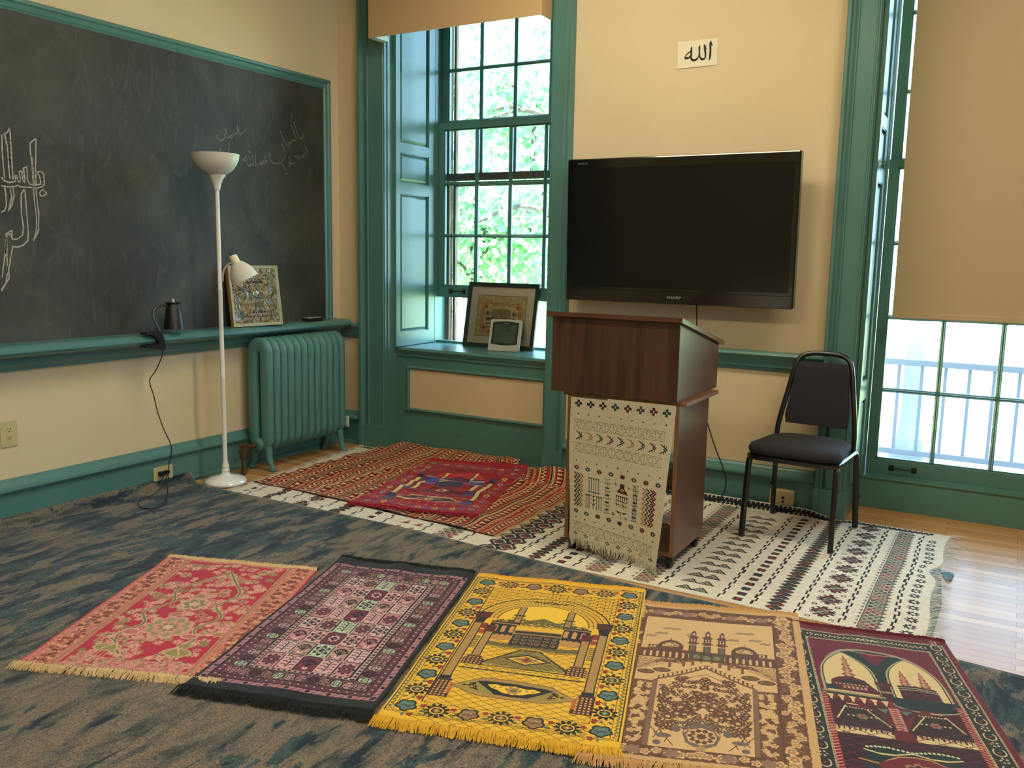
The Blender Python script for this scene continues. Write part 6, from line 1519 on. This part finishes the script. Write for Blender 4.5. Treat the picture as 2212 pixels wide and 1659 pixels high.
c.poly([(17, 24), (21, 26), (30, 25.5), (30, 10), (16, 12)], RG2); c.line([(17, 24), (21, 22.6), (25, 22.6), (30, 24.4)], .6, RC2); c.line([(15, 19), (20, 17.5), (26, 22), (30, 22.5)], .6, (190, 130, 70))
for k in range(11): c.flo(18+k*1.2, 25.4+math.sin(k*.4)*.8, .55, 5, .3, (196, 200, 160))
c.poly([(20, 18), (26, 21.4), (30, 22), (30, 8), (20, 10)], (104, 26, 34)); c.flo(30, 15, 4.5, 8, .3, (150, 110, 80)); c.flo(30, 15, 3.4, 8, .3, RB2)
rug('prayer_rug', 'maroon and dark green prayer rug with two cream arches, rightmost of the row', [(3.800, -2.592), (4.357, -2.414), (4.032, -1.435), (3.488, -1.568)], c, waves(.0165, .003, .003, 0), mat('maroon_fringe', (92, 14, 36), .85), .034, RD, 800, zend=.012, wid=.0020)

# small crimson rug lying on the striped kilim
RR = (158, 14, 34)
pr_ = dict(bg=RR, sky=(190, 22, 40), brick=(100, 8, 22), dark=(46, 14, 30), hill=(96, 30, 60), shaft=(214, 198, 136), arc=(70, 96, 190), arc2=(120, 84, 160), red=(120, 20, 60), red2=(150, 24, 50), cube=(22, 28, 60), band=(216, 204, 150), script=(60, 90, 150), court=(92, 30, 74), lat=(160, 14, 34), latdot=(224, 160, 110), cap=(70, 50, 110), cap2=(90, 60, 110), base=(50, 36, 74), dot=(120, 110, 150),
          blu=(96, 84, 140), pale=(190, 180, 150), brn=(204, 178, 100), grn=(86, 60, 110), blue=(84, 72, 140))
c = Cv(69.7, 110, .3, RR); c.sym = 34.85; c.T = (0, 1, 0, .93)
c.frame(2.2, 4.2, 67.5, 114, .35, (112, 8, 26)); mosque(c, pr_, True)
rg = random.Random(9)
for i in range(11):
    y = 8+i*10.3; x = 6.1; cc = (214, 190, 110) if i % 2 else (176, 160, 170)
    c.flo(x, y, 2.6, 5, .4, (70, 16, 40)); c.flo(x, y, 2.0, 5, .5, cc); c.ell(x, y, .9, .8, (80, 70, 140) if i % 2 == 0 else (130, 20, 40))
    for k in range(5): c.ell(x+rg.uniform(-2.6, 2.8), y+5+rg.uniform(-2, 2), .4, .45, [(150, 120, 170), (190, 150, 130), (90, 70, 130)][k % 3])
for i in range(6):
    x = 11+i*4.8
    for yy in (7.2, 109): c.flo(x, yy, 1.9, 5, .45, (206, 180, 106) if i % 2 else (100, 90, 160)); c.ell(x, yy, .7, .6, (110, 10, 40)); c.ell(x+2.4, yy+1, .5, .4, (150, 120, 170))
def sr_z(x, y, U, V): return rk_z(x, y)+.0055+.006*np.clip(np.sin(x*14+y*6), 0, 1)*0
rug('prayer_rug', 'small crimson prayer rug with cream columns lying on the striped kilim by the window', [(1.140, -1.242), (1.838, -1.062), (1.553, -.018), (.915, -.195)], c, sr_z, mat('crimson_fringe', (150, 12, 32), .85), .034, RR, 600, zend=.018, jit=.7, wid=.0020)
for o_ in (lc,): o_.location.z += .0045

# ================================================================== OUTSIDE
def ground_mat():
    return mat('sunlit_lawn', (176, 190, 120), .95, noise=.12, nscale=.6)
g = MB(); g.box(-60, 60, .62, 90, -1.25, -1.2); struct(g.build('ground', ground_mat()))
dk = MB(); dk.box(2.6, 9, .62, 2.25, -.20, -.06); struct(dk.build('porch_deck', mat('grey_deck_paint', (168, 168, 164), .7)))
PORCH = mat('pale_grey_porch_paint', (196, 200, 206), .6); RAILM = mat('grey_blue_railing_paint', (128, 130, 150), .5)
pc = thing('porch_column', 'pale square porch column outside the tall window, behind the railing', 'column', (3.56, 2.15, -.06))
MB().bbox(3.475, 3.605, 2.10, 2.23, .16, 3.6, .006).build('shaft', PORCH, pc)
m = MB(); m.add([(3.42, 2.05, -.06), (3.66, 2.05, -.06), (3.66, 2.28, -.06), (3.42, 2.28, -.06), (3.475, 2.10, .18), (3.605, 2.10, .18), (3.605, 2.23, .18), (3.475, 2.23, .18)], [(0, 3, 2, 1), (4, 5, 6, 7), (0, 1, 5, 4), (1, 2, 6, 5), (2, 3, 7, 6), (3, 0, 4, 7)]); m.build('flared_base', PORCH, pc)
rl_ = thing('porch_railing', 'grey porch railing with square balusters outside the tall window', 'railing', (5, 2.0, -.06))
MB().bbox(2.7, 9, 1.965, 2.035, .628, .672, .004).build('top_rail', RAILM, rl_)
MB().bbox(2.7, 9, 1.98, 2.02, -.02, .02, .003).build('bottom_rail', RAILM, rl_)
for k in range(22):
    x = 3.007+k*.1495
    MB().box(x-.011, x+.011, 1.989, 2.011, .018, .63).build('baluster', RAILM, rl_)

def leaf_mat(name, rgb):
    m = bpy.data.materials.new(name); m.use_nodes = True; nt = m.node_tree; b = nt.nodes['Principled BSDF']; o = nt.nodes['Material Output']
    b.inputs['Base Color'].default_value = (*S2L(rgb), 1); b.inputs['Roughness'].default_value = .6
    t = nt.nodes.new('ShaderNodeBsdfTranslucent'); t.inputs['Color'].default_value = (*S2L(tuple(min(255, v*1.1) for v in rgb)), 1)
    x = nt.nodes.new('ShaderNodeMixShader'); x.inputs[0].default_value = .5
    nt.links.new(b.outputs[0], x.inputs[1]); nt.links.new(t.outputs[0], x.inputs[2]); nt.links.new(x.outputs[0], o.inputs['Surface']); return m
LEAFS = [leaf_mat('fresh_leaf', (128, 168, 112)), leaf_mat('deep_leaf', (92, 142, 96))]
BARK = mat('bark', (70, 62, 58), .9, noise=.3, nscale=12, bump=1, bscale=30)
def tree(x, y, h, R, label, n, seed, zc=None, branches=7, leaf=.11):
    t = thing('leafy_tree', label, 'tree', (x, y, -1.2), group=None)
    rg = np.random.RandomState(seed); m = MB()
    trunk = bez([(x, y, -1.2), (x+.1, y, h*.25), (x-.05, y+.1, h*.5), (x+.1, y, h*.8)], 4); n_ = len(trunk)
    for i in range(n_-1): m.tube([trunk[i], trunk[i+1]], .16*(1-i/n_)+.03, 8)
    m.build('trunk', BARK, t, smooth=True)
    cs = []; m = MB()
    for k in range(branches):
        b0 = trunk[rg.randint(3, n_)]; a = rg.rand()*6.28; L_ = R*(.5+.5*rg.rand()); e_ = b0+Vector((math.cos(a)*L_, math.sin(a)*L_*.8, rg.uniform(-.2, .9)*L_*.6))
        mid = (b0+e_)/2+Vector((0, 0, .25)); P = bez([b0, mid, e_], 4)
        for i in range(len(P)-1): m.tube([P[i], P[i+1]], .05*(1-i/len(P))+.012, 6)
        cs += [P[4], P[6], e_]
    m.build('branch', BARK, t, smooth=True)
    cs = np.array([tuple(c_) for c_ in cs]+[(x+rg.uniform(-1, 1)*R*.5, y+rg.uniform(-1, 1)*R*.5, (zc or h*.7)+rg.uniform(-.6, .8)*R*.6) for _ in range(14)])
    c0 = cs[rg.randint(0, len(cs), n)]+rg.normal(0, R*.20, (n, 3))
    a = rg.normal(0, 1, (n, 3)); a /= np.linalg.norm(a, axis=1)[:, None]; b = np.cross(a, rg.normal(0, 1, (n, 3))); b /= np.linalg.norm(b, axis=1)[:, None]
    s_ = leaf*(.6+.8*rg.rand(n, 1)); v = np.stack([c0-a*s_, c0+b*s_*.55, c0+a*s_, c0-b*s_*.55], 1).reshape(-1, 3)
    me = bpy.data.meshes.new('foliage'); me.from_pydata(v.tolist(), [], np.arange(4*n).reshape(-1, 4).tolist())
    for l_ in LEAFS: me.materials.append(l_)
    me.polygons.foreach_set('material_index', (rg.rand(n) < .4).astype(np.int32)); me.update(); link('foliage', me, t)
tree(-7.2, 13, 3.6, 2.3, 'bright green leafy tree seen through the middle panes of the window with the clock', 3600, 1, zc=1.9)
tree(-2.6, 8.5, 8.0, 2.0, 'tall tree with bare branches seen through the top panes of the window', 1500, 2, zc=4.6, branches=12)
tree(-9.5, 20, 8, 3.4, 'pale tree farther off, at the left of the upper window panes', 2400, 3, zc=5.6, leaf=.16)
